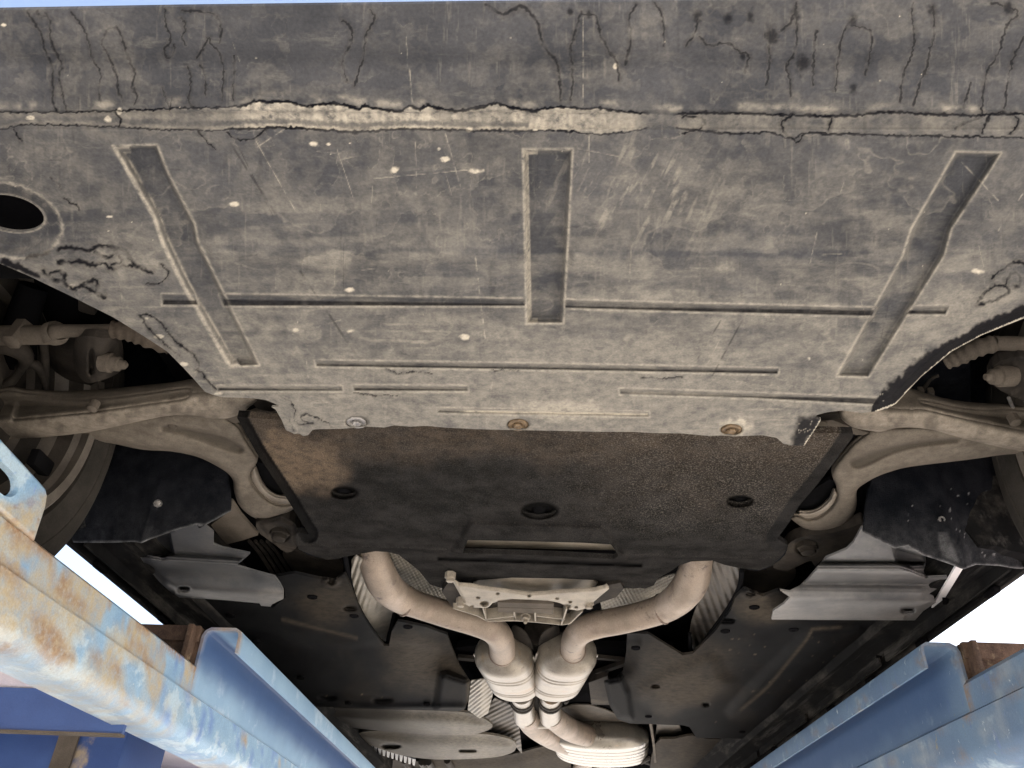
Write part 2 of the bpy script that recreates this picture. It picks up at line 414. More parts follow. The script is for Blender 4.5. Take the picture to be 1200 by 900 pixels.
GR = [[(190, 345.5), (228, 346), (232, 357), (191, 357)], [(258, 345.5), (615, 351), (615, 358), (263, 358)], [(662, 352), (800, 356), (1026, 361.5), (1022, 370), (800, 364.5), (662, 360.5)],
      [(1068, 360), (1112, 358.5), (1108, 368), (1062, 368)],
      [(370, 423), (640, 427), (912, 432.5), (911, 438), (640, 433), (371, 429)], [(255, 453), (400, 453), (401, 458), (256, 458)],
      [(414, 452), (547, 453), (548, 458), (415, 458)], [(726, 456), (880, 461), (1031, 467), (1030, 474), (880, 466), (727, 461.5)], [(513, 479), (760, 483.5), (760, 488), (513, 483.5)]]
SCREW = [(418, 494, 15, 7.5), (607, 497, 15, 7.5), (857, 503, 15, 7.5)]
UP_S = [(-300, 128), (0, 131), (60, 131.5), (130, 130), (200, 127), (280, 125), (300, 119), (330, 118.5), (360, 124), (385, 121), (400, 122), (420, 127), (428, 123.5), (440, 128), (470, 130), (480, 123.5), (492, 129), (500, 123), (522, 129), (545, 129), (570, 124), (580, 120), (600, 126), (625, 131),
        (640, 127), (655, 125), (690, 127), (697, 126), (730, 130), (760, 133), (790, 134.5), (820, 131.5), (850, 132), (900, 134), (960, 136), (1000, 135), (1040, 131), (1100, 134), (1150, 135), (1200, 133), (1500, 130)]
LO_S = [(-300, 150), (0, 152), (30, 145.5), (130, 148), (170, 151), (240, 153), (330, 149), (420, 155), (460, 151.5), (520, 152), (600, 153.5), (660, 153), (700, 157.5), (740, 154), (775, 147), (790, 150), (860, 157), (900, 155), (930, 163), (940, 156), (1000, 157), (1060, 159), (1130, 160), (1200, 161), (1500, 166)]
CR = []
def crk(ox, oy, s, w, *lines):
    for l in lines: CR.append(([(ox+x/s, oy+y/s) for x, y in l], w))
crk(0, 0, 5, 1.6, [(155, 65), (190, 120), (240, 200), (255, 280), (300, 380), (310, 480), (310, 580), (330, 660)], [(265, 70), (295, 140), (300, 250), (360, 370), (350, 450), (370, 560), (395, 660)],
    [(215, 65), (240, 95), (265, 95)], [(785, 610), (800, 560), (775, 510), (790, 430), (740, 310), (710, 200), (680, 160), (640, 170), (600, 230), (610, 280), (680, 430), (690, 520), (720, 600)])
crk(0, 0, 5, 1.2, [(420, 75), (490, 170), (520, 250), (535, 330), (590, 430), (580, 510), (590, 600)], [(965, 50), (970, 150), (1000, 200), (990, 250), (960, 290), (970, 330), (1000, 340), (1015, 310), (1020, 260)])
crk(0, 0, 3, 1.3, [(640, 35), (700, 40), (760, 55), (780, 100), (770, 150)], [(690, 200), (715, 170), (735, 130), (740, 150), (770, 185), (785, 250), (780, 350)], [(655, 230), (670, 270), (665, 360), (682, 380)],
    [(705, 225), (720, 270), (722, 330)], [(825, 200), (820, 350)], [(570, 310), (600, 385), (605, 340)], [(635, 60), (655, 100), (640, 130), (655, 160)], [(50, 455), (75, 500)], [(390, 385), (425, 420), (420, 445)], [(700, 460), (730, 500), (760, 525)], [(800, 465), (830, 490), (880, 490), (935, 455)])
crk(400, 0, 3, 1.6, [(0, 70), (35, 100), (35, 150), (5, 210), (20, 280)], [(100, 30), (115, 70), (85, 130), (80, 190), (45, 300)])
crk(400, 0, 3, 2.2, [(510, 15), (570, 50), (610, 30), (640, 25), (690, 80), (710, 160), (760, 230), (770, 350)])
crk(400, 0, 3, 1.7, [(840, 50), (890, 55), (905, 100), (940, 180), (970, 220), (975, 280)], [(845, 40), (830, 90), (805, 180), (815, 250), (805, 350)], [(1040, 10), (1010, 70), (1020, 120), (1000, 230)], [(1100, 10), (1130, 60), (1135, 160)])
crk(800, 0, 3, 1.6, [(50, 40), (45, 110), (10, 160)], [(60, 130), (90, 160), (160, 150), (200, 185), (230, 190), (220, 260)], [(400, 10), (380, 80), (310, 140), (305, 210), (293, 300)],
    [(400, 60), (398, 170), (365, 235), (375, 270), (382, 340)], [(600, 60), (560, 130), (545, 230), (535, 320)], [(590, 90), (660, 110), (660, 180), (640, 260)], [(810, 10), (805, 60), (815, 130), (800, 210), (775, 260), (765, 360)],
    [(880, 20), (885, 100), (860, 230), (835, 290), (810, 370)], [(1080, 10), (1180, 40), (1140, 90), (1110, 190), (1065, 270), (1050, 400)], [(1200, 130), (1160, 210), (1130, 380)], [(1010, 290), (990, 380)], [(470, 110), (455, 300)])
crk(800, 0, 3, 1.5, [(0, 410), (60, 410), (75, 430), (60, 455), (0, 470)], [(390, 405), (345, 440), (400, 500), (430, 465)], [(525, 415), (512, 455)], [(960, 450), (1000, 430), (1050, 410)], [(1050, 465), (1090, 400), (1150, 400), (1180, 430), (1150, 470)])
crk(0, 200, 6, 3.0, [(410, 560), (430, 540), (550, 550), (620, 560), (700, 530), (830, 545), (890, 570), (940, 650), (1000, 690), (1070, 720)], [(410, 640), (500, 650), (560, 640), (640, 660), (720, 650), (790, 690), (840, 680), (930, 665)])
crk(0, 200, 6, 2.4, [(340, 730), (380, 710), (430, 710), (455, 745), (430, 775), (370, 765), (340, 730)], [(300, 700), (350, 750), (440, 780), (500, 830), (530, 830), (600, 790), (660, 770), (690, 810), (680, 840)], [(580, 810), (660, 850), (740, 890)],
    [(670, 570), (740, 610), (790, 600)], [(840, 600), (850, 640), (790, 660)])
crk(0, 200, 6, 1.0, [(355, 55), (410, 90), (435, 130)], [(450, 190), (550, 260), (560, 280)], [(1130, 660), (1185, 710), (1170, 760), (1120, 790), (1030, 795)])
crk(0, 300, 3, 1.3, [(490, 210), (520, 205), (560, 230), (620, 300), (680, 350), (700, 390), (690, 400)], [(490, 210), (530, 260), (580, 310), (630, 350)], [(700, 400), (760, 470)])
crk(200, 430, 5, 1.0, [(650, 180), (700, 210), (730, 270), (720, 310), (740, 330), (830, 335)], [(760, 295), (790, 280), (830, 285), (900, 320), (950, 360)], [(760, 295), (780, 315), (830, 335)], [(700, 310), (720, 370)])
crk(1100, 280, 5.62, 2.0, [(240, 440), (290, 370), (310, 340), (370, 310), (430, 315), (470, 340), (410, 385), (330, 420), (240, 440)], [(350, 260), (400, 210), (480, 160), (530, 150), (562, 165)], [(440, 300), (480, 230), (530, 240), (540, 300), (510, 310)])
crk(400, 300, 3, .7, [(160, 395), (200, 415), (260, 405), (320, 415)], [(40, 480), (110, 490), (200, 490)], [(1050, 425), (1130, 430), (1200, 425)], [(530, 400), (620, 402)])
SCRL = [([(302, 172), (353, 138)], .7), ([(273, 50), (281, 72)], .7), ([(480, 80), (483, 120)], .8), ([(487, 167), (488, 220)], .5), ([(518, 143), (540, 220)], .8), ([(683, 20), (683, 123)], .6), ([(557, 300), (570, 410)], .8), ([(478, 78), (476, 40)], .6),
        ([(300, 165), (345, 245)], .7), ([(1127, 190), (1170, 235)], .8), ([(1170, 270), (1200, 225)], .8), ([(430, 210), (560, 198)], .6), ([(830, 425), (845, 395)], .6), ([(690, 160), (690, 190)], .6), ([(395, 175), (415, 235)], .6)]
SCRD = [([(267, 163), (327, 257)], 1.3), ([(280, 173), (320, 253)], .7), ([(352, 318), (420, 420)], 1.4), ([(818, 420), (845, 375)], 1.), ([(870, 375), (835, 440)], 1.)]
SPOT = [(368, 169, 6, 4), (274, 239, 7, 3), (385, 169, 2.5, 1.5), (462, 199, 7.5, 4.5), (521, 186.5, 8, 3), (557, 200.5, 8, 4), (514, 174.5, 2, 2), (551, 151.5, 5, 3), (410, 339.5, 6, 2.6), (411.5, 387.5, 5.5, 2.8), (543.5, 395, 6.5, 3.6), (347, 387, 5, 3),
        (185, 394, 6, 2.5), (215, 427, 5, 2.5), (172, 373, 3, 1.5), (35, 138, 7, 3), (127, 140, 6, 4), (140, 130, 4, 4), (256, 461, 5, 2), (83, 336, 5, 3), (721, 78, 3, 4), (948, 420, 2, 2), (1145, 318, 9, 3), (5, 29, 4, 2), (128, 254, 4, 1.5), (300, 68, 2, 1)]
def tray_h(px, py):
    wx = px+2*(fbm(px, py, 14, 3)-.5); wy = py+2*(fbm(px, py, 14, 5)-.5)
    h = np.zeros(px.shape)
    for k, poly in CH.items():
        d = sdf(px, py, poly)
        w = np.where((px < np.interp(py, [170, 285, 430], [152, 205, 283])), 12, 5) if k == 'L' else 6.5
        h += .0105*ss(-.5, w, d)
        
    for poly in GR: h += .0045*ss(-1, 3.0, sdf(px, py, poly))
    for (x, y, a, b) in SCREW: h += .0075*(1-ss(.7, 1.05, edist(px, py, x, y, a, b)))
    # seam between apron and tray, a shallow trough with caked dirt
    yu = np.interp(px, *zip(*UP_S)); yl = np.interp(px, *zip(*LO_S))
    h += .0035*ss(128, 134, py)*(1-ss(148, 153, py)) - .0008*fbm(wx, wy, 6, 9)*ss(yu, yu+3, py)*(1-ss(yl-3, yl, py))
    # soft fold across the apron
    h += .005*np.exp(-((py-74-.006*px)/16)**2)
    # funnel round the left hole
    h += .013*(1-ss(.62, 1.02, edist(px, py, 8, 258, 66, 43, 14)))
    # curled right and left edges
    dr = near(px, py, [(1300, 340), (1200, 373), (1150, 393), (1115, 412), (1080, 441), (1062, 460), (1050, 473), (1027, 482)], False)
    h += .010*(1-ss(0, 11, dr))
    # gentle unevenness
    h += .0028*(fbm(px, py, 170, 21, 3)-.5) + .0005*(fbm(px, py, 26, 23, 3)-.5)
    # cross swell under the scuffed ridge near y 305
    h -= .004*np.exp(-((py-303-.012*(px-600))/13)**2)*ss(190, 260, px)*(1-ss(1040, 1070, px))*ss(-2, -9, np.maximum(sdf(px, py, CH['C']), np.maximum(sdf(px, py, CH['L']), sdf(px, py, CH['R']))))
    return h
def tray_c(px, py):
    wx = px+3.0*(fbm(px, py, 8, 31)-.5)+2.6*(vnoise(px/3.1, py/3.1, 33)-.5); wy = py+3.0*(fbm(px, py, 8, 37)-.5)+2.6*(vnoise(px/3.1, py/3.1, 39)-.5)
    n1 = fbm(px, py, 120, 1, 5); n2 = fbm(px*.45, py, 22, 2, 4); n3 = fbm(px, py, 7, 4, 3)
    dust = .10 + .10*ss(100, 165, py) + .20*ss(190, 350, py) + .46*ss(330, 500, py) + .30*(n1-.5) + .26*(n2-.5)
    sw = fbm(px*.20+py*.10, py, 15, 101, 5); bl_ = fbm(px, py, 46, 103, 5); dg = fbm(px*.8+py*.6, py*.8-px*.6, 20, 105, 4)
    f1 = fbm(px*.25, py, 5, 107, 4); f2_ = fbm(px*.9+py*.3, py*.9-px*.3, 4.5, 109, 3); f3 = fbm(px*.10, py, 9, 111, 4)
    dust += .30*(ss(.40, .62, sw)-.5)*ss(150, 300, py) + .07*(ss(.40, .62, bl_)-.5) + .16*(ss(.45, .6, dg)-.5) + .10*(n3-.5) + .10*(f1-.5) + .10*(f2_-.5) + .28*(f3-.5)*ss(280, 330, py)+.10
    dust += .30*np.exp(-((px-660)/300)**2)*ss(300, 490, py)
    dust -= .10*(1-ss(60, 130, py))
    rg_ = py-303-.012*(px-600)+5*(fbm(px, py*0, 26, 63)-.5); rm = ss(235, 260, px)*(1-ss(1040, 1066, px)); dust += .75*ss(-13, -1, -np.abs(rg_-4))*rm*ss(.35, .6, n2)*(.35+.65*ss(.4, .6, fbm(px, py*0, 90, 65))); dust -= .20*np.exp(-((rg_+9)/4)**2)*rm
    dust += .95*np.exp(-(((px-1120)+(py-370)*.9)/60)**2-(((py-370)-(px-1120)*.3)/70)**2)*fbm(px, py, 40, 77)*1.6
    dust += .60*np.exp(-((px-150)/95)**2-((py-305)/26)**2)*n2*1.6
    dust += .25*ss(455, 500, py)*np.exp(-((px-640)/260)**2)
    crust = np.zeros(px.shape); st = np.zeros(px.shape)
    # tide marks of dried puddles, scuffed smears
    T1 = fbm(px*.7, py, 95, 201, 5); T2 = fbm(px, py, 60, 205, 5); am = ss(.42, .66, fbm(px, py, 130, 211, 3)); ap = .35+.65*ss(125, 165, py)
    crust = np.maximum(crust, .20*np.exp(-((T1-.52)/.007)**2)*am*(.3+n3)*ap); crust = np.maximum(crust, .15*ap*np.exp(-((T2-.47)/.006)**2)*(1-am)*(.3+n3))
    dust += .20*ss(.52, .53, T1)*am*ss(170, 260, py) - .12*ss(.47, .46, T2)*(1-am)
    sm1 = fbm(px*.9+py*.42, (py-px*.42)*.16, 7, 221, 4); crust = np.maximum(crust, .34*ss(.60, .76, sm1)*np.exp(-((px-745)/95)**2-((py-225)/62)**2))
    sm2 = fbm(px*.09, py, 4, 223, 4); crust = np.maximum(crust, .30*ss(.60, .78, sm2)*ss(260, 420, py)*ss(.4, .6, fbm(px, py, 80, 225)))
    sm3 = fbm(px, py*.10, 4, 227, 4); crust = np.maximum(crust, .10*ss(.62, .80, sm3)*ss(.42, .62, fbm(px, py, 70, 229))); st = np.maximum(st, .16*ss(.62, .80, fbm(px, py*.10, 5, 231, 4))*ss(.45, .65, fbm(px, py, 75, 233))*(1-ss(330, 420, py)))
    for k, poly in CH.items():
        d = sdf(px, py, poly)
        dust -= .24*ss(2, 8, d)
        crust = np.maximum(crust, (.55 if k != 'R' else .45)*np.exp(-((d+.2)/1.6)**2)*(.4+n3))
        if k == 'L':
            lw = (px < np.interp(py, [170, 285, 430], [150, 203, 281])); g_ = ss(.25, .6, fbm(px, py, 14, 66))
            crust = np.maximum(crust, .55*np.exp(-((d-8.5)/1.3)**2)*lw*g_); dust += .34*ss(0, 2, d)*(1-ss(7, 10, d))*lw; crust = np.maximum(crust, .6*np.exp(-((d-1.5)/2.2)**2)*lw*(.4+n3))  # left wall paler: dust, plus side light painted into the colour
        if k == 'C': crust = np.maximum(crust, .6*ss(0, 1, d)*(1-ss(5, 7, d))*(px < 630)*(.4+n3))  # left wall of the middle channel painted brighter, as side light would
    for poly in GR:
        d = sdf(px, py, poly)
        yy_ = py-np.mean([q[1] for q in poly])-(px-np.mean([q[0] for q in poly]))*.015; st = np.maximum(st, .82*ss(-.3, 1, d)*ss(-.6, 1.2, yy_)*(.6+.6*n3)); dust -= .22*ss(0, 3, d)  # lower half of each groove painted dark as its shadow line
        crust = np.maximum(crust, .5*np.exp(-((d+1.6)/1.2)**2)*n3*1.4)
    d = sdf(px, py, GR[8]); s = ss(0, 1.5, d)*ss(535, 550, px); st *= 1-s; crust = np.maximum(crust, .85*s)
    yu = np.interp(wx, *zip(*UP_S)); yl = np.interp(wx, *zip(*LO_S))
    band = ss(yu, yu+2, wy)*(1-ss(yl-2, yl, wy))
    strength = np.interp(px, [0, 120, 270, 300, 620, 760, 800, 1000, 1200], [.30, .30, .36, 1., .95, .55, .22, .20, .15])
    tooth = fbm(px*2.2, py*.5, 10, 61)
    crust = np.maximum(crust, band*strength*.86*(.40+.8*tooth)*(.55+.45*ss(.38, .5, fbm(px, py, 38, 95)))*(1-.75*ss(yl-13, yl-8, wy)*(1-ss(yl-6, yl-3, wy))*(px < 620)))
    crust = np.maximum(crust, .45*np.exp(-((py-yu+7)/5)**2)*(py < yu)*ss(.45, .75, fbm(px, py, 30, 90)))
    thick = np.interp(px, [0, 270, 280, 620, 640, 790, 800, 1200], [1.3, 1.5, 2.6, 2.6, 1.8, 1.5, 2.4, 2.0])
    gap = 1-ss(752, 766, px)*(1-ss(786, 796, px)); crust *= 1-.6*band*(1-gap)
    st = np.maximum(st, .98*gap*(1-ss(.4, 1., np.abs(wy-yu)/thick))*(.5+.8*fbm(px, py, 24, 71)))
    st = np.maximum(st, .95*gap*(1-ss(.4, 1., np.abs(wy-yl)/(thick*.8)))*(.45+.8*fbm(px, py, 24, 73)))
    for pts, w_ in CR:
        d = boxed(wx, wy, pts, 6, lambda x, y: near(x, y, sm(pts, 3, False), False))
        vv = ss(.22, .55, fbm(px, py, 13, 41)); wv = w_*(.45+.95*fbm(px, py, 20, 43))
        top_ = np.where(py < 126, .80, 1.); st = np.maximum(st, np.clip(top_*(1-ss(.3, 1.5, d/wv))*(.3+.7*vv), 0, .97)); st = np.maximum(st, .34*(1-ss(.8, 4.0, d/w_))*vv*ss(.3, .6, fbm(px, py, 17, 47)))
        crust = np.maximum(crust, .05*(1-ss(.8, 2.6, d/w_)))
    for pts, w_ in SCRL:
        d = boxed(px, py, pts, 4, lambda x, y: near(x, y, pts, False)); crust = np.maximum(crust, .45*(1-ss(.3, 1.5, d/w_))*ss(.3, .65, fbm(px, py, 8, 51)))
    for pts, w_ in SCRD:
        d = boxed(px, py, pts, 5, lambda x, y: near(x, y, pts, False)); st = np.maximum(st, .5*(1-ss(.3, 1.4, d/w_))*ss(.3, .6, fbm(px, py, 11, 53)))
    # a sprinkle of random fine scratches
    rg = np.random.RandomState(3)
    for _ in range(70):
        x0, y0 = rg.uniform(20, 1180), rg.uniform(165, 500); a_ = rg.choice([rg.uniform(1.2, 1.9), rg.uniform(-.3, .3)]); l_ = rg.uniform(10, 60)
        pts = [(x0, y0), (x0+l_*math.cos(a_), y0+l_*math.sin(a_))]
        d = boxed(px, py, pts, 3, lambda x, y: near(x, y, pts, False))
        if rg.rand() < .6: crust = np.maximum(crust, .30*(1-ss(.2, 1., d))*ss(.3, .7, fbm(px, py, 6, 57)))
        else: st = np.maximum(st, .3*(1-ss(.2, 1.1, d))*ss(.3, .7, fbm(px, py, 6, 58)))
    for (x, y, a, b) in SPOT:
        d = boxed(px, py, [(x, y)], 14, lambda X, Y: edist(X, Y, x, y, a, b)); crust = np.maximum(crust, 1.1*(1-ss(.5, 1.1, d+1.1*(n3-.5)+.6*(f2_-.5))))
    for _ in range(25):
        x, y = rg.uniform(0, 1200), rg.uniform(10, 500); a = rg.uniform(.6, 1.3)
        d = boxed(px, py, [(x, y)], 4, lambda X, Y: edist(X, Y, x, y, a, a*.8)); crust = np.maximum(crust, .9*(1-ss(.5, 1.1, d)))
    for (x, y, r) in [(817, 18, 9), (854, 22, 8), (880, 20, 8), (933, 14, 10), (1000, 22, 9), (940, 75, 12), (870, 66, 5), (1180, 10, 10), (1092, 12, 8), (668, 14, 5), (690, 17, 5), (1000, 104, 6), (905, 40, 12)]:
        st = np.maximum(st, .75*(1-ss(.2, 1., np.hypot(px-x, (py-y)*.7)/r+.9*(n3-.5))))
    # rings moulded in the plastic
    for (x, y, a, b) in [(256, 226, 14, 9), (637, 459, 12, 5), (376, 474, 11, 5), (668, 493, 18, 4), (1000, 318, 30, 10), (635, 356, 13, 8)]:
        d = np.abs(boxed(px, py, [(x, y)], 40, lambda X, Y: edist(X, Y, x, y, a, b))-1)*b
        crust = np.maximum(crust, .14*(1-ss(.3, 1.2, d))*ss(.3, .6, fbm(px, py, 14, 91)))
    # pale halo at right screw and lower middle
    crust = np.maximum(crust, .75*ss(.35, .75, 1-edist(wx, wy, 862, 500, 36, 16)+.5*(n3-.3)))
    crust = np.maximum(crust, .5*ss(.25, .8, 1-edist(wx, wy, 660, 480, 105, 20)+.4*(n3-.4)))
    # funnel ring
    e = edist(wx, wy, 8, 258, 66, 43, 14); crust = np.maximum(crust, .42*np.exp(-((e-1.0)/.035)**2)); dust -= .14*(1-ss(.9, 1.0, e))
    e2 = edist(px, py, 11, 250, 41, 20.5, 12); crust = np.maximum(crust, .55*np.exp(-((e2-1.04)/.04)**2))
    st = np.maximum(st, .8*np.exp(-((e-1.0)/.05)**2)*ss(285, 300, py)*(px > 30))
    # dark patches: left edge, right curled edge, right corner
    blob = sdf(wx, wy, [(3, 303), (25, 311), (46, 322), (46, 326), (28, 320), (0, 309)]); st = np.maximum(st, .95*ss(-2, 1, blob))
    dr = near(px, py, [(1300, 345), (1200, 372), (1150, 393), (1115, 412), (1080, 441), (1062, 460), (1050, 473), (1027, 482)], False)
    wd = np.interp(px, [1020, 1035, 1080, 1110, 1200], [5, 26, 20, 14, 16])
    st = np.maximum(st, .95*(1-ss(.75, 1.0, dr/wd+.5*(n3-.5)))*(px > 1015)); crust = np.where((dr < 1.2) & (px > 1020), .9, crust*(1-.8*(dr < wd)*(px > 1015))); st = np.where((dr < 1.2) & (px > 1020), 0, st)
    bl = sdf(wx, wy, [(940, 490), (954, 488), (962, 492), (942, 523), (929, 522), (932, 505)]); bm_ = ss(-6, 3, bl+6*(n3-.5)); st = np.maximum(st, .93*bm_)
    rg2 = np.random.RandomState(9)
    for _ in range(15):
        x, y = rg2.uniform(936, 952), rg2.uniform(493, 515)
        if rg2.rand() < .4: x, y = rg2.uniform(1030, 1052), rg2.uniform(455, 475)
        d = np.hypot(px-x, (py-y)*rg2.uniform(.6, 1.6)); k_ = 1-ss(.3, rg2.uniform(.9, 1.5), d); crust = np.maximum(crust, .7*k_); st = st*(1-.8*k_)
    ed = near(px, py, [(962.5, 491.7), (942.5, 522.5)], False); k_ = ed < 1.2; crust = np.where(k_, 1., crust); st = np.where(k_, 0, st)
    return np.clip(np.c_[np.clip(dust, .02, .95), np.clip(st, 0, 1), np.clip(crust, 0, 1)], 0, 1)
S_ = 1.17
xs = np.r_[np.arange(-520, -14, 14), np.arange(-14, 1214, S_), np.arange(1214, 1730, 14)]
ys = np.arange(-10, 526, S_)
def mk_poly(poly, m=2.): return lambda x, y: sdf(x, y, poly) > -m
seam = lambda x, y: (y > -1e8) & (y < np.interp(x, *zip(*UP_S)))
split = [('front_apron', seam, 'dark front apron streaked with dried drips', car)]
split += [('stiffening_channel', mk_poly(CH[k]), None, 'main') for k in 'LCR']
split += [('stiffening_groove', mk_poly(p, 1.5), None, 'main') for p in GR]
undertray, _sub = panel('engine_undertray', tray, M_T, S_, M_tray, car, tray_h, [hole], .003, cf=tray_c, xs=xs, ys=ys, back=False, split=split,
                        label='large grey dust covered plastic undertray')
for i, (x, y, a, b) in enumerate(SCREW):
    o = P(x, y+.5, .5345); mb = MB()
    mb.lathe(o, (0, 0, -1), [(-.004, .0135), (.001, .0135), (.002, .0125), (.0022, .0095), (.0005, .0088), (.0002, .004)], 24)
    mb.lathe(o, (0, 0, -1), [(-.004, .0062), (.003, .0062), (.0042, .0048), (.003, .0028)], 6)
    mb.build('undertray_screw', M_spark if i == 0 else M_screw, undertray, True, ('pale', 'rusty', 'rusty')[i]+' screw in its recess')

A = np.array((0, .322, ZC)); M_B = onplane(A, A+np.array((1, 0, 0)), A+np.array((0, .03, 1)))
panel('front_bumper', [(-560, -130), (1660, -130), (1560, 40), (1500, -5), (1200, -.5), (1000, 1.5), (800, 4), (600, 6), (400, 9), (200, 11.5), (0, 15), (-300, 24), (-500, 70)], M_B, 8, M_body, car, thick=.01, up=(0, 1, 0), label='strip of pale blue bumper above the undertray edge')
# ---- gearbox cover of felt behind the undertray
GC = lambda Y: .546 + np.where(Y > 1.285, .13*(Y-1.285), 0) + .012*np.clip((Y-.9)/.4, 0, 1)
M_C = oncurve(GC)
cover = [(277, 488), (300, 490), (330, 492), (500, 484), (900, 494), (955, 507), (1000, 508), (999, 513), (975, 545), (960, 565), (937, 592), (925, 612), (911, 631), (924, 640), (918, 650), (906, 662), (890, 668), (868, 666), (849, 662), (835, 657), (810, 658), (795, 663), (785, 670),
         (771, 678), (766, 686), (756, 690), (750, 689), (742, 690), (726, 687), (700, 680), (660, 678), (600, 677), (560, 680), (540, 686), (520, 690), (504, 685), (499, 679), (491, 669), (480, 660), (467, 650), (455, 647), (440, 646), (417, 650), (398, 654), (384, 656), (364, 650), (350, 644), (346, 630), (348, 624), (362, 626), (336, 584), (300, 530)]
slot = [(548, 633), (600, 634), (680, 636), (716, 638), (725, 651), (720, 655), (640, 651), (542, 648)]
DIM = [(403, 577, 18, 8.5), (632, 598, 25, 11.5), (867, 587, 18, 8)]
LE = [(277, 488), (300, 530), (336, 584), (362, 626)]; RE = [(1000, 510), (975, 545), (960, 565), (937, 592), (911, 631)]
def cov_h(px, py):
    h = np.zeros(px.shape)
    for (x, y, a, b) in DIM: h += .018*(1-ss(.62, 1.02, edist(px, py, x, y, a, b)))
    h += .010*ss(0, 3, sdf(px, py, [(512, 652.5), (753, 660), (753, 665), (512, 657)]))
    h -= .006*np.exp(-(sdf(px, py, slot)/7)**2)
    dl = near(px, py, LE, False); dr = near(px, py, RE, False)
    h += .005*(1-ss(8, 11, dl)) + .004*(1-ss(13, 16, dr)); h -= .009*ss(-4, 3, sdf(px, py, [(552, 613), (704, 618), (734, 656), (530, 648)]))
    h += .004*(fbm(px, py, 60, 5, 3)-.5) + .0014*(fbm(px, py, 7, 8, 3)-.5) + .0010*(fbm(px*.6, py*1.6, 3.2, 18, 2)-.5)
    fold = 640+(px-400)*.028
    h -= .004*np.exp(-((py-fold)/3)**2)
    return h
def cov_c(px, py):
    n = fbm(px, py, 40, 11); n3 = fbm(px, py, 9, 12); f = fbm(px*.8, py*1.5, 3, 13, 2)
    d = .95*ss(-.25, .5, 1-edist(px, py, 345, 537, 62, 42, 8)+1.0*(n-.5))
    d = np.maximum(d, .42*(1-ss(12, 52, py-505+60*(n-.5)))*(.3+n))
    d = np.maximum(d, .16*ss(620, 760, px)*(1-ss(520, 620, py+80*(n-.5))))
    d = np.maximum(d, .12*ss(.45, .7, fbm(px, py, 55, 44))*ss(640, 800, px)*(py < 610))
    d += .03*n
    spk = .08+.62*ss(560, 850, px)*(1-ss(590, 650, py))*(.3+n)+.14*(1-ss(520, 560, py))
    cr = spk
    s = np.zeros(px.shape)
    dl = near(px, py, LE, False); dr = near(px, py, RE, False)
    d = np.where((dl < 12) | (dr < 14), d*.15, d); cr = np.where((dl < 12) | (dr < 13), 0, cr); s = np.maximum(s, .7*(dl < 11)); s = np.maximum(s, .9*ss(-1, 1, sdf(px, py, [(512, 652.5), (753, 660), (753, 665), (512, 657)])))  # dark edge strips; cross groove painted dark for its shadow
    tz = near(px, py, [(552, 613), (704, 618), (734, 656), (530, 648)]); cr = np.maximum(cr, .16*np.exp(-(tz/1.3)**2))
    e = np.abs(dr-15.5+2.2*(n3-.5)); k_ = (1-ss(1.0, 2.4, e))*(px > 955)*(py < 575)*(.5+n3); cr = np.maximum(cr, 1.25*k_)
    fold = 640+(px-400)*.028
    cr = np.maximum(cr, .28*np.exp(-((py-fold)/1.2)**2)*((px < 560) | (px > 730)))
    for (x, y, a, b) in DIM: s = np.maximum(s, .9*(1-ss(.75, .95, edist(px, py, x, y, a, b))))
    return np.clip(np.c_[d, s, cr], 0, 1)
cov = panel('gearbox_cover', cover, M_C, 1.6, M_felt, car, cov_h, [slot], .010, cf=cov_c, label='brown and black felt cover behind the undertray')
for (x, y, a, b) in DIM:
    o = P(x, y-1.5, .572); MB().lathe(o, (0, 0, -1), [(-.004, .012), (.002, .012), (.005, .009), (.0055, .003)], 14).build('cover_screw', M_black, cov)
# housing glimpsed through the slot of the cover
panel('gearbox_housing', [(530, 612), (735, 616), (735, 645), (530, 641)], onz(.588), 6, M_pan, car, lambda x, y: .004*(fbm(x, y, 20, 3)-.5), thick=.02, label='grey gearbox casing seen through the slot in the felt cover')

# ---- gearbox crossmember and its mount
plate = [(528, 677), (538, 684), (553, 685), (566, 688), (587, 690.5), (605, 693), (620, 695), (637, 694), (653, 692.5), (675, 691), (695, 690), (708, 687), (711, 685), (714, 690), (703, 699), (687, 713), (677, 715.5), (667, 714), (664, 710), (654, 706), (642, 704),
         (625, 703), (600, 702), (587, 704), (577, 707), (572, 712), (565, 712.5), (552, 712), (545, 708), (541, 700)]
def plate_h(px, py):
    h = .004*(1-ss(0, 3, near(px, py, plate)))
    for (x, y) in [(560, 700), (583, 695.5), (620, 698), (652.5, 701), (668, 705), (553, 710), (675, 711.5)]: h += .008*(1-ss(.5, 1.1, edist(px, py, x, y, 2.4, 1.3)))
    h += .012*(1-ss(.7, 1.05, edist(px, py, 567.5, 707, 5.5, 3.5)))+.012*(1-ss(.7, 1.05, edist(px, py, 664, 710, 5.5, 3.2)))
    return h
cm = panel('gearbox_crossmember', plate, onz(.572), 1., M_pan, car, plate_h, thick=.003, label='pale aluminium crossmember carrying the gearbox mount')
pan = [(553, 684), (563, 679), (580, 673), (620, 671), (660, 672), (690, 678), (703, 684), (695, 690), (675, 692), (653, 694), (637, 696), (620, 697), (600, 694), (570, 690)]
panel('gearbox_sump', pan, onz(.60), 2, M_pan, car, lambda x, y: .02*((x-628)/75)**2, thick=.003)
lower = [(529, 700), (541, 702), (552, 713), (572, 714), (580, 705), (655, 706), (664, 712), (677, 717), (684, 716), (668, 731), (659, 733), (630, 730), (603, 728), (571, 729), (560, 724), (545, 718), (531, 714)]
panel('mount_bracket', lower, onz(.602), 2, M_metal_dk, cm, thick=.006, label='darker back plate behind the mount')
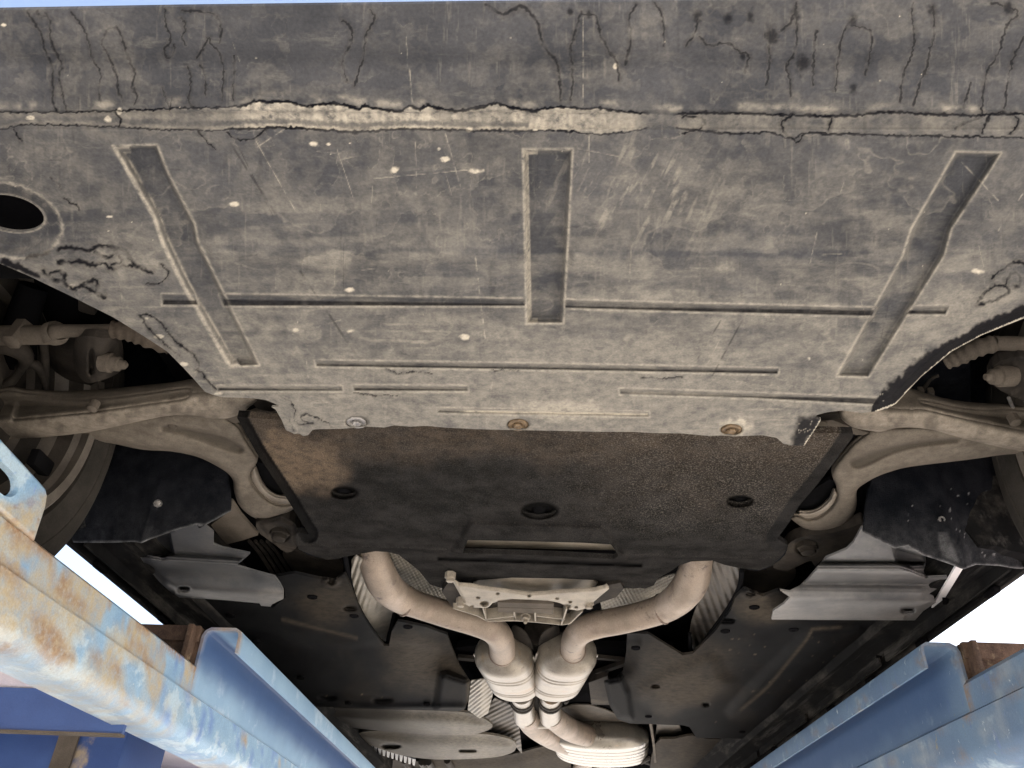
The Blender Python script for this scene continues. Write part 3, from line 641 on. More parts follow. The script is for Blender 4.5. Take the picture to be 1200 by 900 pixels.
def pz(pts, z): return [P(x, y, z) for x, y in pts]
def strip(name, pts, z, w, h, mat, parent, label=None):
    mb = MB()
    for a, b in zip(pts[:-1], pts[1:]):
        A, B = P(*a, z), P(*b, z); t = (B-A)/np.linalg.norm(B-A); n = np.cross(t, (0, 0, 1.))*w/2
        mb.prism([A-n, A+n, B+n, B-n], (0, 0, h))
    return mb.build(name, mat, parent, False, label)
bar = MB(); q = pz([(583, 706), (649, 708), (648.5, 713.5), (583.5, 711.5)], .572); bar.prism(q, (0, 0, .012))
q = pz([(583, 712), (648.5, 714), (648, 719.5), (584, 717.5)], .578); bar.prism(q, (0, 0, .015)); bar.build('mount_bar', M_arm, cm, False, 'grey bar of the gearbox mount')
for pts in ([(566, 713), (570.5, 728)], [(602.5, 717.5), (603.5, 727)], [(627, 718.5), (627.5, 728)], [(664, 714), (658, 732)], [(569, 726), (602, 722.5), (604, 727)], [(570.5, 728.5), (603, 727.5), (630, 729.5), (659, 732.5), (668, 731), (682, 717)], [(627.5, 722), (662, 726)], [(531, 713), (560, 722), (571, 728)]):
    strip('mount_rib', pts, .577, .0035, .025, M_pan, cm)
MB().lathe(P(616, 721.5, .586), (0, -.5, -1), [(0, .012), (.004, .012), (.0045, .009), (.013, .009), (.014, .005), (.022, .004)], 12).build('mount_bolt', M_pan, cm)
for x, y in ((527.5, 676.5), (540, 706), (690, 708)):
    MB().lathe(P(x, y, .574), (0, 0, -1), [(-.01, .011), (.002, .011), (.0025, .008), (.009, .008), (.010, .004)], 6).build('mount_bolt', M_pan, cm)
pl = MB(); pl.prism(pz([(528, 678), (540, 686), (540, 703), (545, 712), (531, 713), (518, 694)], .59), (0, 0, .03)); pl.build('side_bracket', M_metal_dk, cm, False)
pr_ = MB(); pr_.prism(pz([(711, 686), (727, 683), (731, 690), (722, 700), (700, 707), (688, 714)], .59), (0, 0, .03)); pr_.build('side_bracket', M_metal_dk, cm, False)

# ---- exhaust
def pipe(name, pts, mat, parent, n=8, seg=26, label=None):
    """pts: picture x, y, height, picture radius"""
    W = []
    for x, y, z, r in pts:
        p = P(x, y, z); W.append((*p, (.94 if name == 'downpipe' else 1)*r*depth(p)/FP))
    S = sm(W, n, False)
    return MB().tube(S[:, :3], S[:, 3], seg).build(name, mat, parent, True, label)
dpL = pipe('downpipe', [(432, 622, .655, 18), (437, 650, .625, 19), (443, 668, .612, 20.5), (452, 686, .603, 20.5), (468, 700, .598, 18.5), (490, 709, .595, 16.5), (525, 720, .592, 16.5), (560, 730, .590, 16.8), (578, 738, .588, 17), (587, 750, .588, 16.5), (589, 768, .590, 16)], M_pipe, car)
dpR = pipe('downpipe', [(820, 630, .655, 18), (817, 655, .63, 19), (812, 677, .615, 21), (802, 694, .605, 20.5), (785, 709, .600, 18.5), (760, 719, .597, 17), (727, 727, .594, 16.6), (700, 732, .592, 16.6), (683, 738, .590, 16.5), (673, 749, .590, 15.5), (671, 766, .592, 15)], M_pipe, car)
def oval(cx, cz, y, a, b, n=40, ex=2.4):
    r = []
    for k in range(n):
        t = 2*math.pi*k/n; c, s = math.cos(t), math.sin(t)
        r.append((cx+a*abs(c)**(2/ex)*np.sign(c), y, cz+b*abs(s)**(2/ex)*np.sign(s)))
    return np.array(r)
def canister(name, c0, c1, a, b, prof, mat, parent, label=None, skew=0.):
    """oval canister from c0 (front) to c1; prof: (t, scale a, scale b, ring swell)"""
    c0 = np.asarray(c0); c1 = np.asarray(c1); R = []
    for t, sa, sb in prof:
        c = c0+(c1-c0)*t; o = oval(c[0], c[2], c[1], a*sa, b*sb)
        o[:, 1] += skew*(o[:, 2]-c[2]); R.append(o)
    return MB().rings(R).build(name, mat, parent, True, label, angle=50)
def bands(t0, t1, sa, sb, at, dep=.05):
    out = []
    for t in np.linspace(t0, t1, 60):
        k = sum(math.exp(-((t-q)/.010)**2) for q in at)
        out.append((t, sa*(1-dep*k), sb*(1-dep*k)))
    return out
cprof = lambda: [(0, .36, .50), (.012, .42, .58), (.03, .66, .74), (.06, .85, .88), (.09, .95, .96), (.12, 1, 1)] + bands(.14, .74, 1, 1, (.25, .31, .58, .63)) + [(.80, .90, .94), (.88, .68, .80), (.95, .48, .66), (1.0, .34, .5)]
cats = []
for s, fx, bx in ((0, (587, 761), (609, 808)), (1, (668, 759), (646, 808))):
    f = P(*fx, .598); b = P(*bx, .612)
    fl_ = MB()
    for sg in (-1, 1):
        pts_ = [f+(b-f)*t_+np.array((sg*.078*k_, 0, 0)) for t_, k_ in ((.13, 1.0), (.3, 1.0), (.55, 1.0), (.74, 1.0))]
        fl_.prism([p_+np.array((-sg*.004, 0, -.002)) for p_ in pts_]+[p_+np.array((sg*.004, 0, -.002)) for p_ in pts_[::-1]], (0, 0, .004))
    cats.append(canister('catalytic_converter', f, b, .078, .060, cprof(), M_cat, car, skew=.0)); fl_.build('seam_flange', M_cat, cats[-1], False)
for s in (0, 1):
    x = (612, 645)[s]
    p1 = pipe('connecting_pipe', [((611, 646)[s], 812, .605, 13), (x+1*(1-2*s), 826, .607, 12.5), ((615, 645)[s], 840, .61, 12.8)], M_cat, car)
    cl = P(x, 820, .607); MB().lathe(cl, (0, 1, 0), [(-.035, .034), (-.03, .040), (-.012, .040), (-.01, .036), (.0, .036), (.003, .041), (.02, .041), (.022, .036)], 28).build('pipe_clamp', M_metal_dk, p1, label='dark clamp behind the catalytic converter')
    MB().lathe(cl+np.array(((.05, -.05)[1-s], 0, .0)), (0, 1, 0), [(-.03, .008), (-.022, .008), (-.021, .012), (-.012, .012), (-.011, .007), (.03, .007)], 8).build('clamp_bolt', M_metal_dk, p1)
pipe('connecting_pipe', [(616, 838, .61, 13), (623, 848, .612, 13.5), (636, 858, .62, 13), (654, 868, .635, 12), (680, 876, .65, 11)], M_pipe, car)
pipe('connecting_pipe', [(646, 838, .61, 13), (655, 846, .612, 13.5), (670, 856, .62, 13), (688, 862, .635, 12), (705, 866, .65, 11)], M_pipe, car)
pipe('connecting_pipe', [(622, 846, .612, 9), (634, 844, .612, 9), (648, 845, .612, 9)], M_cat, car)
rprof = [(0, .55, .50), (.03, .80, .8), (.06, .94, .95), (.09, 1, 1)] + bands(.12, .9, 1, 1, (.25, .38, .51, .64, .77), .045) + [(.95, .9, .9), (1, .6, .6)]
res = canister('resonator', P(700, 857, .648), P(706, 885, .652), .205, .060, rprof, M_res, car, skew=.2, label='bright oval steel silencer at the rear')
pipe('tailpipe', [(694, 884, .65, 9), (684, 896, .65, 9), (672, 912, .65, 9)], M_pipe, car); pipe('tailpipe', [(716, 884, .65, 9), (706, 897, .65, 9), (696, 912, .65, 9)], M_pipe, car)
for pts in ([(600, 735), (608, 736), (616, 742), (622, 752), (624, 764), (600, 760)], [(655, 735), (643, 737), (634, 745), (632, 760), (655, 760)]):
    panel('converter_shield', sm(pts, 3), onz(.615), 2, M_metal_dk, car, lambda x, y: .02*((x-628)/28)**2, thick=.004)

def weld(x, y, z, r, ax, par):
    p = P(x, y, z); R_ = r*depth(p)/FP; MB().lathe(p, ax, [(-.004, R_*.97), (-.002, R_*1.045), (.002, R_*1.045), (.004, R_*.97)], 26).build('pipe_weld', M_metal_dk if r < 10 else M_pipe_w, par, label='dark weld seam')
M_pipe_w = surf('burnt weld seam', (.17, .12, .09), (.09, .065, .05), 60, .6, .4, bump=.3, bscale=300)
weld(588, 764, .590, 15.3, (.0, .9, .1), dpL); weld(671.5, 762, .592, 14.6, (-.0, .9, .1), dpR)
weld(476, 704.5, .597, 17.2, (.80, .6, -.02), dpL); weld(776, 713.5, .599, 17.2, (-.80, .6, -.02), dpR)
# ---- heat shields
def dimple(px, py): return .0016*np.sin(px*1.15+py*.5)*np.sin(py*1.25-px*.25)
panel('heat_shield', sm([(450, 640), (470, 648), (485, 660), (500, 676), (512, 684), (522, 690), (522, 706), (500, 700), (478, 690), (462, 672)], 2), onz(.66), .8, M_shield, car, dimple, thick=.002, label='pale dimpled foil above the downpipe')
panel('heat_shield', sm([(706, 686), (730, 690), (750, 688), (770, 680), (792, 672), (786, 690), (778, 704), (760, 712), (735, 718), (706, 718)], 2), onz(.66), .8, M_shield, car, dimple, thick=.002, label='pale dimpled foil above the downpipe')
def crease(px, py): return .0016*np.sin((px-410)*.9+(py-700)*.3)*(1-ss(690, 730, py)) + .03*ss(0, 40, px-417)
panel('heat_shield', sm([(412, 656), (424, 655), (436, 688), (450, 708), (462, 716), (458, 742), (451, 752), (438, 736), (416, 702)], 2), onz(.600), 1.2, M_shield, car, crease, thick=.002, label='creased foil shield beside the floor panel')
pipe('shield_edge', [(404, 648, .585, 3), (412, 690, .585, 3), (425, 722, .585, 3), (451, 757, .585, 2.6), (456, 745, .60, 2.4), (462, 718, .63, 2)], M_black, car, 4, 8)
panel('heat_shield', sm([(838, 655), (868, 666), (866, 686), (852, 710), (832, 738), (812, 763), (808, 742), (814, 716), (826, 690)], 2), onz(.600), 1.2, M_shield_dk, car, lambda x, y: 0.0018*np.sin(x*.7-y*.25)*(.4+fbm(x, y, 20, 3))+.03*ss(0, 45, 868-x), thick=.002, label='sooty ribbed foil shield beside the floor panel')
pipe('shield_edge', [(869, 668, .585, 3), (866, 690, .585, 3.2), (848, 722, .585, 3.2), (813, 766, .585, 3), (808, 742, .61, 2)], M_black, car, 4, 8)
panel('heat_shield', [(552, 798), (570, 795), (578, 812), (572, 836), (562, 842), (548, 832)], onz(.60), 1., M_shield, car, lambda x, y: .0018*np.sin((x*.8+y)*1.25)+.02*ss(560, 576, x), thick=.003, label='ribbed foil end beside the left floor panel')
panel('heat_shield', [(566, 836), (580, 818), (606, 830), (612, 884), (600, 870), (576, 858)], onz(.645), 1., M_shield_dk, car, lambda x, y: .0020*np.sin((x*.5+y)*1.2), thick=.003, label='dark diagonally ribbed shield at the rear')

# ---- dark backing parts of the tunnel
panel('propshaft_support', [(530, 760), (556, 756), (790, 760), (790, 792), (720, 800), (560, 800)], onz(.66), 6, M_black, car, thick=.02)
pipe('propshaft', [(630, 740, .66, 16), (630, 800, .66, 13), (632, 850, .66, 10)], M_metal_dk, car)
strip('tunnel_brace', [(536, 772), (556, 774)], .64, .03, .01, M_metal_dk, car); strip('tunnel_brace', [(700, 772), (742, 776)], .64, .02, .01, M_metal_dk, car)
strip('tunnel_brace', [(700, 790), (735, 778)], .63, .02, .012, M_metal_dk, car)
MB().prism(pz([(690, 800), (712, 792), (716, 810), (714, 826), (693, 826)], .615), (0, 0, .03)).build('exhaust_hanger', M_metal_dk, car, False)
panel('rear_heat_shield', sm([(655, 830), (690, 826), (725, 838), (752, 850), (745, 862), (690, 862), (655, 850)], 2), onz(.69), 4, M_shield_dk, car, thick=.004)

# ---- floor panels
flL = [(196, 690), (240, 700), (262, 702), (320, 712), (334, 700), (334, 690), (322, 676), (345, 672), (372, 678), (392, 681), (404, 672), (412, 690), (422, 716), (436, 738), (450, 757), (456, 757), (459, 740), (466, 728), (500, 735), (524, 744), (530, 760), (538, 780), (546, 793), (551, 800), (549, 820), (545, 831), (538, 833.5), (470, 831.5), (372, 828), (330, 828), (285, 790), (240, 742), (212, 714)]
def flL_h(px, py):
    h = .003*(fbm(px, py, 60, 3)-.5)+.0008*(fbm(px, py, 12, 6)-.5)
    h += .05*ss(470, 540, px)*ss(730, 745, py)*(1-ss(770, 800, py))*.6
    h -= .022*ss(-6, 4, sdf(px, py, [(517, 792), (524, 791), (547, 800), (546, 832), (512, 832)]))
    h += .010*ss(-2, 3, sdf(px, py, ell(383, 817, 11, 3.5)))+.010*ss(-2, 3, sdf(px, py, ell(448, 820, 12, 3.5)))
    h -= .010*np.exp(-((py-829)/4)**2)
    e = (py-748)-.5*(px-330)*.2+8*np.sin(px*.03); h += .006*ss(-6, 6, e)
    h += .012*(1-ss(.6, 1.05, edist(px, py, 410, 713, 9, 3)))-.008*(1-ss(.5, 1.05, edist(px, py, 388, 682, 12, 7)))+.01*(1-ss(.6, 1, edist(px, py, 388, 682, 6, 3)))
    return h
def flL_c(px, py):
    n = fbm(px, py, 30, 7)
    d = .32*ss(.0, .75, 1-edist(px, py, 492, 778, 75, 48, 20)+.8*(n-.5))*ss(425, 455, px)
    d = np.maximum(d, .30*ss(0, .8, 1-edist(px, py, 385, 706, 60, 40)+.6*(n-.5)))
    d = np.maximum(d, .35*np.exp(-((py-727-.25*(px-335))/2.5)**2)*(px > 330)*(px < 420))
    d *= 1-.9*ss(-6, 4, sdf(px, py, [(517, 792), (524, 791), (547, 800), (546, 832), (512, 832)]))*(px < 545)
    d = np.maximum(d, .4*ss(545, 549, px)*ss(795, 800, py)); d = np.maximum(d, .07*ss(.5, .8, n))
    s = .8*(1-ss(.6, 1., edist(px, py, 383, 817, 11, 3.5)))+.8*(1-ss(.6, 1., edist(px, py, 448, 820, 12, 3.5)))
    w_ = 1-ss(.4, 1., np.minimum(np.hypot(px-424.5, py-814), np.minimum(np.hypot(px-383, py-815)*1.2, np.hypot(px-447, py-818)*1.2))/1.6)
    return np.clip(np.c_[d, s*(1-w_), w_], 0, 1)
fl = panel('floor_panel', flL, onz(.572), 1.8, M_floor, car, flL_h, thick=.006, cf=flL_c, label='dark plastic floor panel left of the exhaust')
flR = [(735, 742), (760, 743), (800, 768), (812, 766), (838, 740), (856, 716), (862, 700), (872, 690), (894, 699), (912, 692), (928, 698), (1073, 722), (1073, 727), (1060, 738), (1045, 750), (999, 790), (961, 816), (903, 864), (870, 866), (816, 864.5), (808, 852), (800, 850), (760, 848.5), (738, 848), (724, 843), (714, 826), (708, 800), (722, 796), (730, 788), (734, 765)]
def flR_h(px, py):
    h = .003*(fbm(px, py, 60, 13)-.5)
    # raised plateau with a pale contour from (945,745) down to (850,830)
    pla = sm([(950, 738), (985, 736), (1010, 738), (975, 765), (930, 800), (905, 832), (880, 838), (855, 834), (885, 800), (915, 770)], 3)
    h -= .012*ss(-8, 8, sdf(px, py, pla, 60))
    h -= .012*ss(-10, 10, sdf(px, py, sm([(760, 800), (830, 770), (845, 790), (860, 800), (845, 818), (800, 834), (755, 822)], 3), 60))
    h += .05*(1-ss(725, 760, px))*ss(735, 750, py)*(1-ss(775, 800, py))*.6
    h -= .02*ss(-5, 4, sdf(px, py, [(711, 799), (728, 795), (736, 812), (740, 842), (726, 842), (716, 826)]))
    h += .012*(1-ss(.6, 1.05, edist(px, py, 852, 727, 11, 4)))-.008*(1-ss(.5, 1.05, edist(px, py, 880, 696, 13, 7)))+.01*(1-ss(.6, 1, edist(px, py, 880, 696, 7, 3)))
    for (x, y) in ((1007, 768), (966, 801), (768, 804), (827, 825), (910, 846)): h += .012*(1-ss(.5, 1.1, edist(px, py, x, y, 5.5, 2.2)))
    return h
def flR_c(px, py):
    n = fbm(px, py, 30, 27)
    d = .36*ss(.0, .6, 1-edist(px, py, 800, 806, 62, 34, -12)+.7*(n-.5))
    d = np.maximum(d, .26*ss(0, .8, 1-edist(px, py, 800, 785, 95, 55)+.6*(n-.5)))
    d = np.maximum(d, .42*ss(0, .6, 1-edist(px, py, 895, 712, 50, 26)+.5*(n-.5)))
    ln = near(px, py, [(868, 832), (900, 805), (945, 750), (952, 737), (985, 735)], False); d = np.maximum(d, .38*np.exp(-(ln/2)**2))
    d *= 1-.85*ss(-6, 4, sdf(px, py, [(711, 799), (728, 795), (736, 812), (740, 842), (726, 842), (716, 826)]))
    s = np.zeros(px.shape)
    for (x, y) in ((1007, 768), (966, 801), (768, 804), (827, 825), (910, 846)): s = np.maximum(s, .9*(1-ss(.5, 1.05, edist(px, py, x, y, 5.5, 2.2))))
    w_ = np.zeros(px.shape); rg = np.random.RandomState(5)
    for _ in range(60):
        x, y = rg.uniform(830, 980), rg.uniform(740, 850); w_ = np.maximum(w_, .5*(1-ss(.4, 1., edist(px, py, x, y, rg.uniform(.8, 2.2), .9))))
    return np.clip(np.c_[np.maximum(d, .07*ss(.5, .8, n)), s, w_], 0, 1)
flr = panel('floor_panel', flR, onz(.572), 1.8, M_floor, car, flR_h, thick=.006, cf=flR_c, label='dark plastic floor panel right of the exhaust')
def rearp(out, z, mat, label=None, ovals=(), bow=.0, name='rear_floor_panel', dust=None):
    out = sm(out, 3)
    def hf(px, py):
        h = bow*(1-ss(0, 14, near(px, py, out)))+.002*(fbm(px, py, 40, 9)-.5)
        for (x, y, a, b) in ovals: h += .014*(1-ss(.7, 1.05, edist(px, py, x, y, a, b)))
        return h
    def cf(px, py):
        s = np.zeros(px.shape)
        for (x, y, a, b) in ovals: s = np.maximum(s, .85*(1-ss(.75, 1.05, edist(px, py, x, y, a, b))))
        d = np.full(px.shape, .3) if dust is None else dust(px, py)
        return np.clip(np.c_[d*(.5+fbm(px, py, 20, 2)), s, 0*s], 0, 1)
    return panel(name, out, onz(z), 1.4, mat, car, hf, thick=.008, cf=cf, label=label)
rearp([(330, 825), (372, 829), (450, 831), (536, 834), (556, 838), (572, 845), (577, 852), (566, 858), (545, 861.5), (490, 860), (430, 855), (385, 848), (340, 842)], .585, M_rear, 'pale dusty rear floor panel with a moulded oval', bow=.018, dust=lambda x, y: .6*ss(430, 540, x))
rearp([(424, 858), (460, 857), (520, 861), (562, 860), (590, 864), (604, 870), (603, 880), (588, 886), (560, 889), (510, 890), (470, 885), (436, 874), (420, 866)], .597, M_rear, 'rear panel with two dark oval holes', [(458, 874, 13, 3.2), (548, 879.5, 12, 2)], bow=.014, dust=lambda x, y: .25+.4*ss(470, 570, x))
rearp([(380, 850), (410, 856), (424, 862), (420, 870), (400, 874), (385, 866)], .60, M_rear, None, [(408, 862.5, 11, 2.4)], bow=.01)
rearp([(500, 890), (560, 888), (600, 884), (640, 874), (664, 876), (668, 892), (655, 912), (520, 915)], .64, M_floor, 'dark grey rear undershield', bow=.012)
rearp([(768, 872), (790, 866), (812, 862), (830, 866), (900, 868.5), (888, 884), (872, 900), (860, 925), (768, 930)], .60, M_floor, 'dark rear floor panel on the right', bow=.004)
mb = MB()
for k in range(16):
    t = k/15; x = 408+t*75; y = 869+t*24
    mb.prism(pz([(x, y-4), (x+4.2, y-2.8), (x+3, y+4.5), (x+.6, y+3.8)], .615), (0, 0, .02))
mb.build('serrated_strip', M_duct, car, False)
for i, x in enumerate((876, 881, 886)):
    MB().prism(pz([(x, 876), (x+9, 869), (x+12, 869), (x+2, 892), (x-3, 892)], .585), (0, 0, .01)).build('vent_slat', M_duct, car, False)
MB().prism(pz([(420, 882), (470, 892), (560, 893), (640, 897), (640, 940), (400, 930)], .66), (0, 0, .02)).build('rear_subframe', M_metal_dk, car, False)
for k, (x, y) in enumerate(((480, 897), (500, 899), (504, 899), (508, 899), (530, 897))):
    pipe('rear_suspension_link', [(x-6, y-6, .64, 4), (x+6, y+14, .64, 4)], M_rear if k % 2 else M_metal_dk, car, 2, 8)
strip('tunnel_edge', [(762, 846), (766, 872), (768, 894)], .60, .009, .03, M_arm, car)
MB().prism(pz([(770, 849), (796, 850), (800, 860), (780, 868), (768, 868)], .635), (0, 0, .01)).build('rear_heat_shield', M_shield_dk, car, False)
pipe('cable_clip', [(752, 893, .62, 3), (762, 888, .62, 3), (768, 893, .62, 3)], M_metal_dk, car, 3, 8)
pipe('rear_suspension_link', [(735, 884, .66, 6), (760, 890, .64, 6), (776, 900, .62, 6)], M_rear, car, 3, 10)

def clip(x, y, z, par, r=.011, mat=None):
    MB().lathe(P(x, y, z), (0, 0, -1), [(-.004, r), (.001, r), (.0022, r*.8), (.002, r*.42), (.0008, r*.36), (.0006, r*.1)], 12).build('panel_clip', mat or M_black, par)
for x, y in ((270, 722), (300, 752), (352, 795), (408, 825), (500, 826), (478, 735), (366, 700), (415, 722)): clip(x, y, .570, fl)
for x, y in ((884, 712), (930, 738), (1040, 735), (985, 775), (925, 824), (870, 858), (760, 840), (745, 760), (850, 740)): clip(x, y, .570, flr)
# ---- grey air guide panels in front of the floor panels
ductL = [(157, 628), (158, 640), (162, 650), (175, 668), (187, 682), (198, 692), (210, 700), (260, 703), (304, 707), (306, 710), (317, 711), (319, 708), (332, 702), (332, 692), (328, 684), (322, 676), (300, 670), (276, 663), (284, 657), (293, 649), (260, 642), (250, 638), (250, 624), (238, 614), (200, 616)]
def ductL_h(px, py):
    y = py-.06*(px-160)
    h = .020*ss(655, 640, y)+.012*np.exp(-((y-648)/4)**2)+.010*np.exp(-((y-666)/9)**2)-.010*np.exp(-((y-686)/9)**2)+.012*ss(692, 704, y)+.006*(1-ss(0, 10, near(px, py, ductL)))*(px < 205)
    h += .020*(1-ss(0, 18, px-157-(py-637)*.62))*ss(640, 690, py)*0
    h += .02*ss(-3, 2, sdf(px, py, ell(215.5, 690, 6, 1.8)))
    h += .018*ss(-2, 2, sdf(px, py, [(163, 628), (198, 625), (203, 650), (190, 655), (164, 648)]))
    h -= .002*np.exp(-((y-668)/5)**2)
    return h
def ductL_c(px, py):
    n = fbm(px, py, 25, 3)
    d = .25+.5*(n-.4)+.7*ss(.2, .8, 1-edist(px, py, 318, 698, 30, 16))+.35*ss(676, 694, py-.05*(px-160))
    s = .95*ss(-1, 1, sdf(px, py, ell(215.5, 690, 6, 1.8)))
    s = np.maximum(s, .75*ss(-2, 2, sdf(px, py, [(163, 628), (198, 625), (203, 650), (190, 655), (164, 648)])))
    w_ = .5*np.exp(-(near(px, py, [(157, 637), (162, 650), (175, 668), (198, 692)], False)/1.2)**2)
    return np.clip(np.c_[d, s, w_], 0, 1)
panel('air_guide', ductL, onz(.545), 1.3, M_duct, car, ductL_h, thick=.004, cf=ductL_c, label='torn grey plastic air guide left of the felt cover')
ductR = [(1010, 618), (1000, 636), (992, 644), (968, 654), (962, 662), (953, 672), (946, 680), (938, 688), (926, 694), (914, 692), (926, 700), (918, 708), (906, 716), (904, 726), (960, 726.5), (1072, 727), (1082, 716), (1097, 706), (1094, 700), (1087, 697), (1098, 690), (1107, 684), (1110, 676), (1086, 677), (1082, 670), (1085, 660), (1084, 640), (1045, 632)]
def ductR_h(px, py):
    h = .018*np.exp(-((py-660)/3.)**2)-.010*np.exp(-((py-668)/5)**2)+.016*np.exp(-((py-683-.01*(px-950))/7)**2)-.010*np.exp(-((py-704)/9)**2)+.012*ss(655, 630, py)+.003*ss(715, 727, py)+.003*(1-ss(0, 9, near(px, py, ductR)))*(px > 1060)
    h += .02*ss(-3, 2, sdf(px, py, ell(1064, 715, 7, 2)))
    h += .020*ss(-2, 2, sdf(px, py, [(1046, 640), (1084, 652), (1086, 676), (1050, 662)]))
    return h
def ductR_c(px, py):
    n = fbm(px, py, 25, 13)
    d = .50+.6*(n-.4)+.6*(1-ss(915, 945, px)); s = .95*ss(-1, 1, sdf(px, py, ell(1064, 715, 7, 2)))
    s = np.maximum(s, .7*ss(-2, 2, sdf(px, py, [(1046, 640), (1084, 652), (1086, 676), (1050, 662)])))
    w_ = .4*np.exp(-((py-723)/3)**2)
    return np.clip(np.c_[d, s, w_], 0, 1)
panel('air_guide', ductR, onz(.545), 1.3, M_duct, car, ductR_h, thick=.004, cf=ductR_c, label='grey plastic air guide right of the felt cover')
strip('sky_gap_strip', [(1125, 664), (1113, 684), (1096, 712)], .55, .014, .004, M_white, car, 'white strip standing in for bright sky between the air guide and the sill')  # strip added where sky would shine through the gap
MB().prism(pz([(1128, 664), (1142, 664), (1134, 692), (1120, 690)], .56), (0, 0, .01)).build('sill_bracket', M_duct, car, False)

# ---- wheel arch liners of black felt
A, B = P(86, 636, .522), P(262, 606, .545); M_LL = onplane(A, B, A+np.array((.0, -.06, .35)))
linL = [(40, 560), (60, 500), (100, 420), (140, 385), (200, 400), (250, 430), (262, 500), (264, 540), (268, 575), (266, 602), (252, 610), (237, 618), (230, 622), (226, 617), (212, 621), (198, 625), (180, 632), (167, 636), (157, 635), (130, 636), (86, 636)]
def linL_h(px, py): return .012*ss(2, 8, px-(163+(636-py)*.28))*ss(560, 600, py)-.004*np.exp(-((px-168-(636-py)*.3)/5)**2)*(py > 560)+.003*(fbm(px, py, 20, 4)-.5)+.0015*(fbm(px, py, 4, 5)-.5)
def linL_c(px, py):
    e = near(px, py, [(86, 636), (157, 635), (167, 636), (180, 632), (198, 625), (226, 617), (237, 618), (266, 602)], False); n = fbm(px, py, 5, 6)
    d = .9*np.exp(-(e/1.3)**2)*(.3+n)+.10*ss(560, 640, py)*n
    return np.clip(np.c_[d, 0*d, 0*d], 0, 1)
ll = panel('wheel_arch_liner', linL, M_LL, 1.6, M_liner, car, linL_h, thick=.006, cf=linL_c, up=(0, .75, .66), label='black felt liner behind the left wheel')
def nut(x, y, M, parent, ax=(0, -1, -.4), s=1.):
    o = M([(x, y)])[0]; MB().lathe(o, ax, [(-.004, .011*s), (.003, .011*s), (.0035, .0075*s), (.012*s, .0075*s), (.0122*s, .004*s), (.006, .0038*s)], 8).build('clip_nut', M_spark, parent)
nut(185, 590, M_LL, ll, s=.6)
A, B = P(1012, 626, .545), P(1180, 667, .522); M_LR = onplane(A, B, B+np.array((.0, -.06, .35)))
linR = [(1060, 420), (1100, 390), (1330, 420), (1330, 670), (1200, 668.5), (1175, 666), (1123, 663.5), (1104, 658), (1083, 651), (1064, 640), (1058, 640), (1049, 643), (1030, 633), (1012, 624), (1014, 600), (1018, 572), (1032, 540), (1040, 480)]
def linR_h(px, py):
    h = .002*(fbm(px, py, 20, 14)-.5)+.0014*(fbm(px, py, 4, 15)-.5)
    h -= .014*np.exp(-((px-1108-(py-620)*.35)/9)**2)*ss(585, 620, py); h += .012*ss(-6, 10, px-(1125+(py-620)*.35))
    h -= .006*np.exp(-((px-1172-(py-600)*.3)/10)**2)
    return h
def linR_c(px, py):
    e = near(px, py, [(1012, 624), (1030, 633), (1049, 643), (1064, 640), (1083, 651), (1123, 663.5), (1175, 666), (1200, 668.5), (1330, 670)], False); n = fbm(px, py, 5, 16)
    d = .95*np.exp(-(e/1.3)**2)*(.35+n)+.20*ss(590, 650, py)*n+.25*ss(0, 3, sdf(px, py, [(1096, 622), (1106, 620), (1124, 661), (1102, 652)]))  # dusty lower edge; the slanted pale strip is a painted highlight
    rg = np.random.RandomState(8)
    for _ in range(26):
        x, y = rg.uniform(1060, 1185), rg.uniform(575, 655); d = np.maximum(d, .9*(1-ss(.4, 1., np.hypot(px-x, py-y)/rg.uniform(.8, 2.))))
    return np.clip(np.c_[d, 0*d, 0*d], 0, 1)
lr = panel('wheel_arch_liner', linR, M_LR, 1.6, M_liner, car, linR_h, thick=.006, cf=linR_c, up=(0, .75, .66), label='black felt liner behind the right wheel')
nut(1101, 609, M_LR, lr, s=.75)

M_bush = surf('pale bushing ring', (.27, .235, .19), (.20, .17, .135), 20, .5, .3, bump=.1)
# ---- control arms
def arm(name, out, z, pocket, holes=(), band=None, label=None, thick=.006, tilt=None):
    out = np.asarray(out, float)
    def hf(px, py):
        d = near(px, py, out)
        for h_ in holes: d = np.minimum(d, near(px, py, h_))
        h = .012*(1-np.sqrt(np.clip(1-(1-np.clip(d/9, 0, 1))**2, 0, 1)))
        if pocket is not None: h += .007*ss(-2, 5, sdf(px, py, pocket))
        if band is not None: h += .035*ss(0, 30, np.interp(px, *zip(*band))-py)
        return h+.0008*(fbm(px, py, 6, 7)-.5)
    def cf(px, py):
        n = fbm(px, py, 12, 5)
        d = .15+.5*n; s = np.zeros(px.shape)
        if pocket is not None: k = ss(-2, 4, sdf(px, py, pocket)); s = .62*k*(.6+.6*n)  # pocket darkened: shade painted in as a grime tone
        if band is not None: k = ss(2, 10, np.interp(px, *zip(*band))-py); s = np.maximum(s, .34*k); d = d*(1-.5*k)+.5*(1-k)*ss(.2, .6, n)  # front-facing side painted darker and lower band paler, imitating light from below
        return np.clip(np.c_[d, s, 0*d], 0, 1)
    return panel(name, out, onz(z), 1.5, M_arm, car, hf, holes, thick, cf=cf, label=label)
RFb = [(990, 478), (1040, 488), (1067, 490), (1093, 488), (1133, 500), (1200, 515), (1320, 535)]
armFL = sm([(-60, 462), (-20, 459), (12, 457), (32, 460), (80, 462), (140, 458), (200, 452), (226, 448), (242, 452), (262, 458), (298, 462), (302, 468), (298, 473), (292, 477), (286, 483), (278, 487), (266, 490.5), (256, 491), (240, 489.5), (230, 487), (200, 487), (167, 493), (100, 507), (20, 515.5), (-60, 523)], 3)
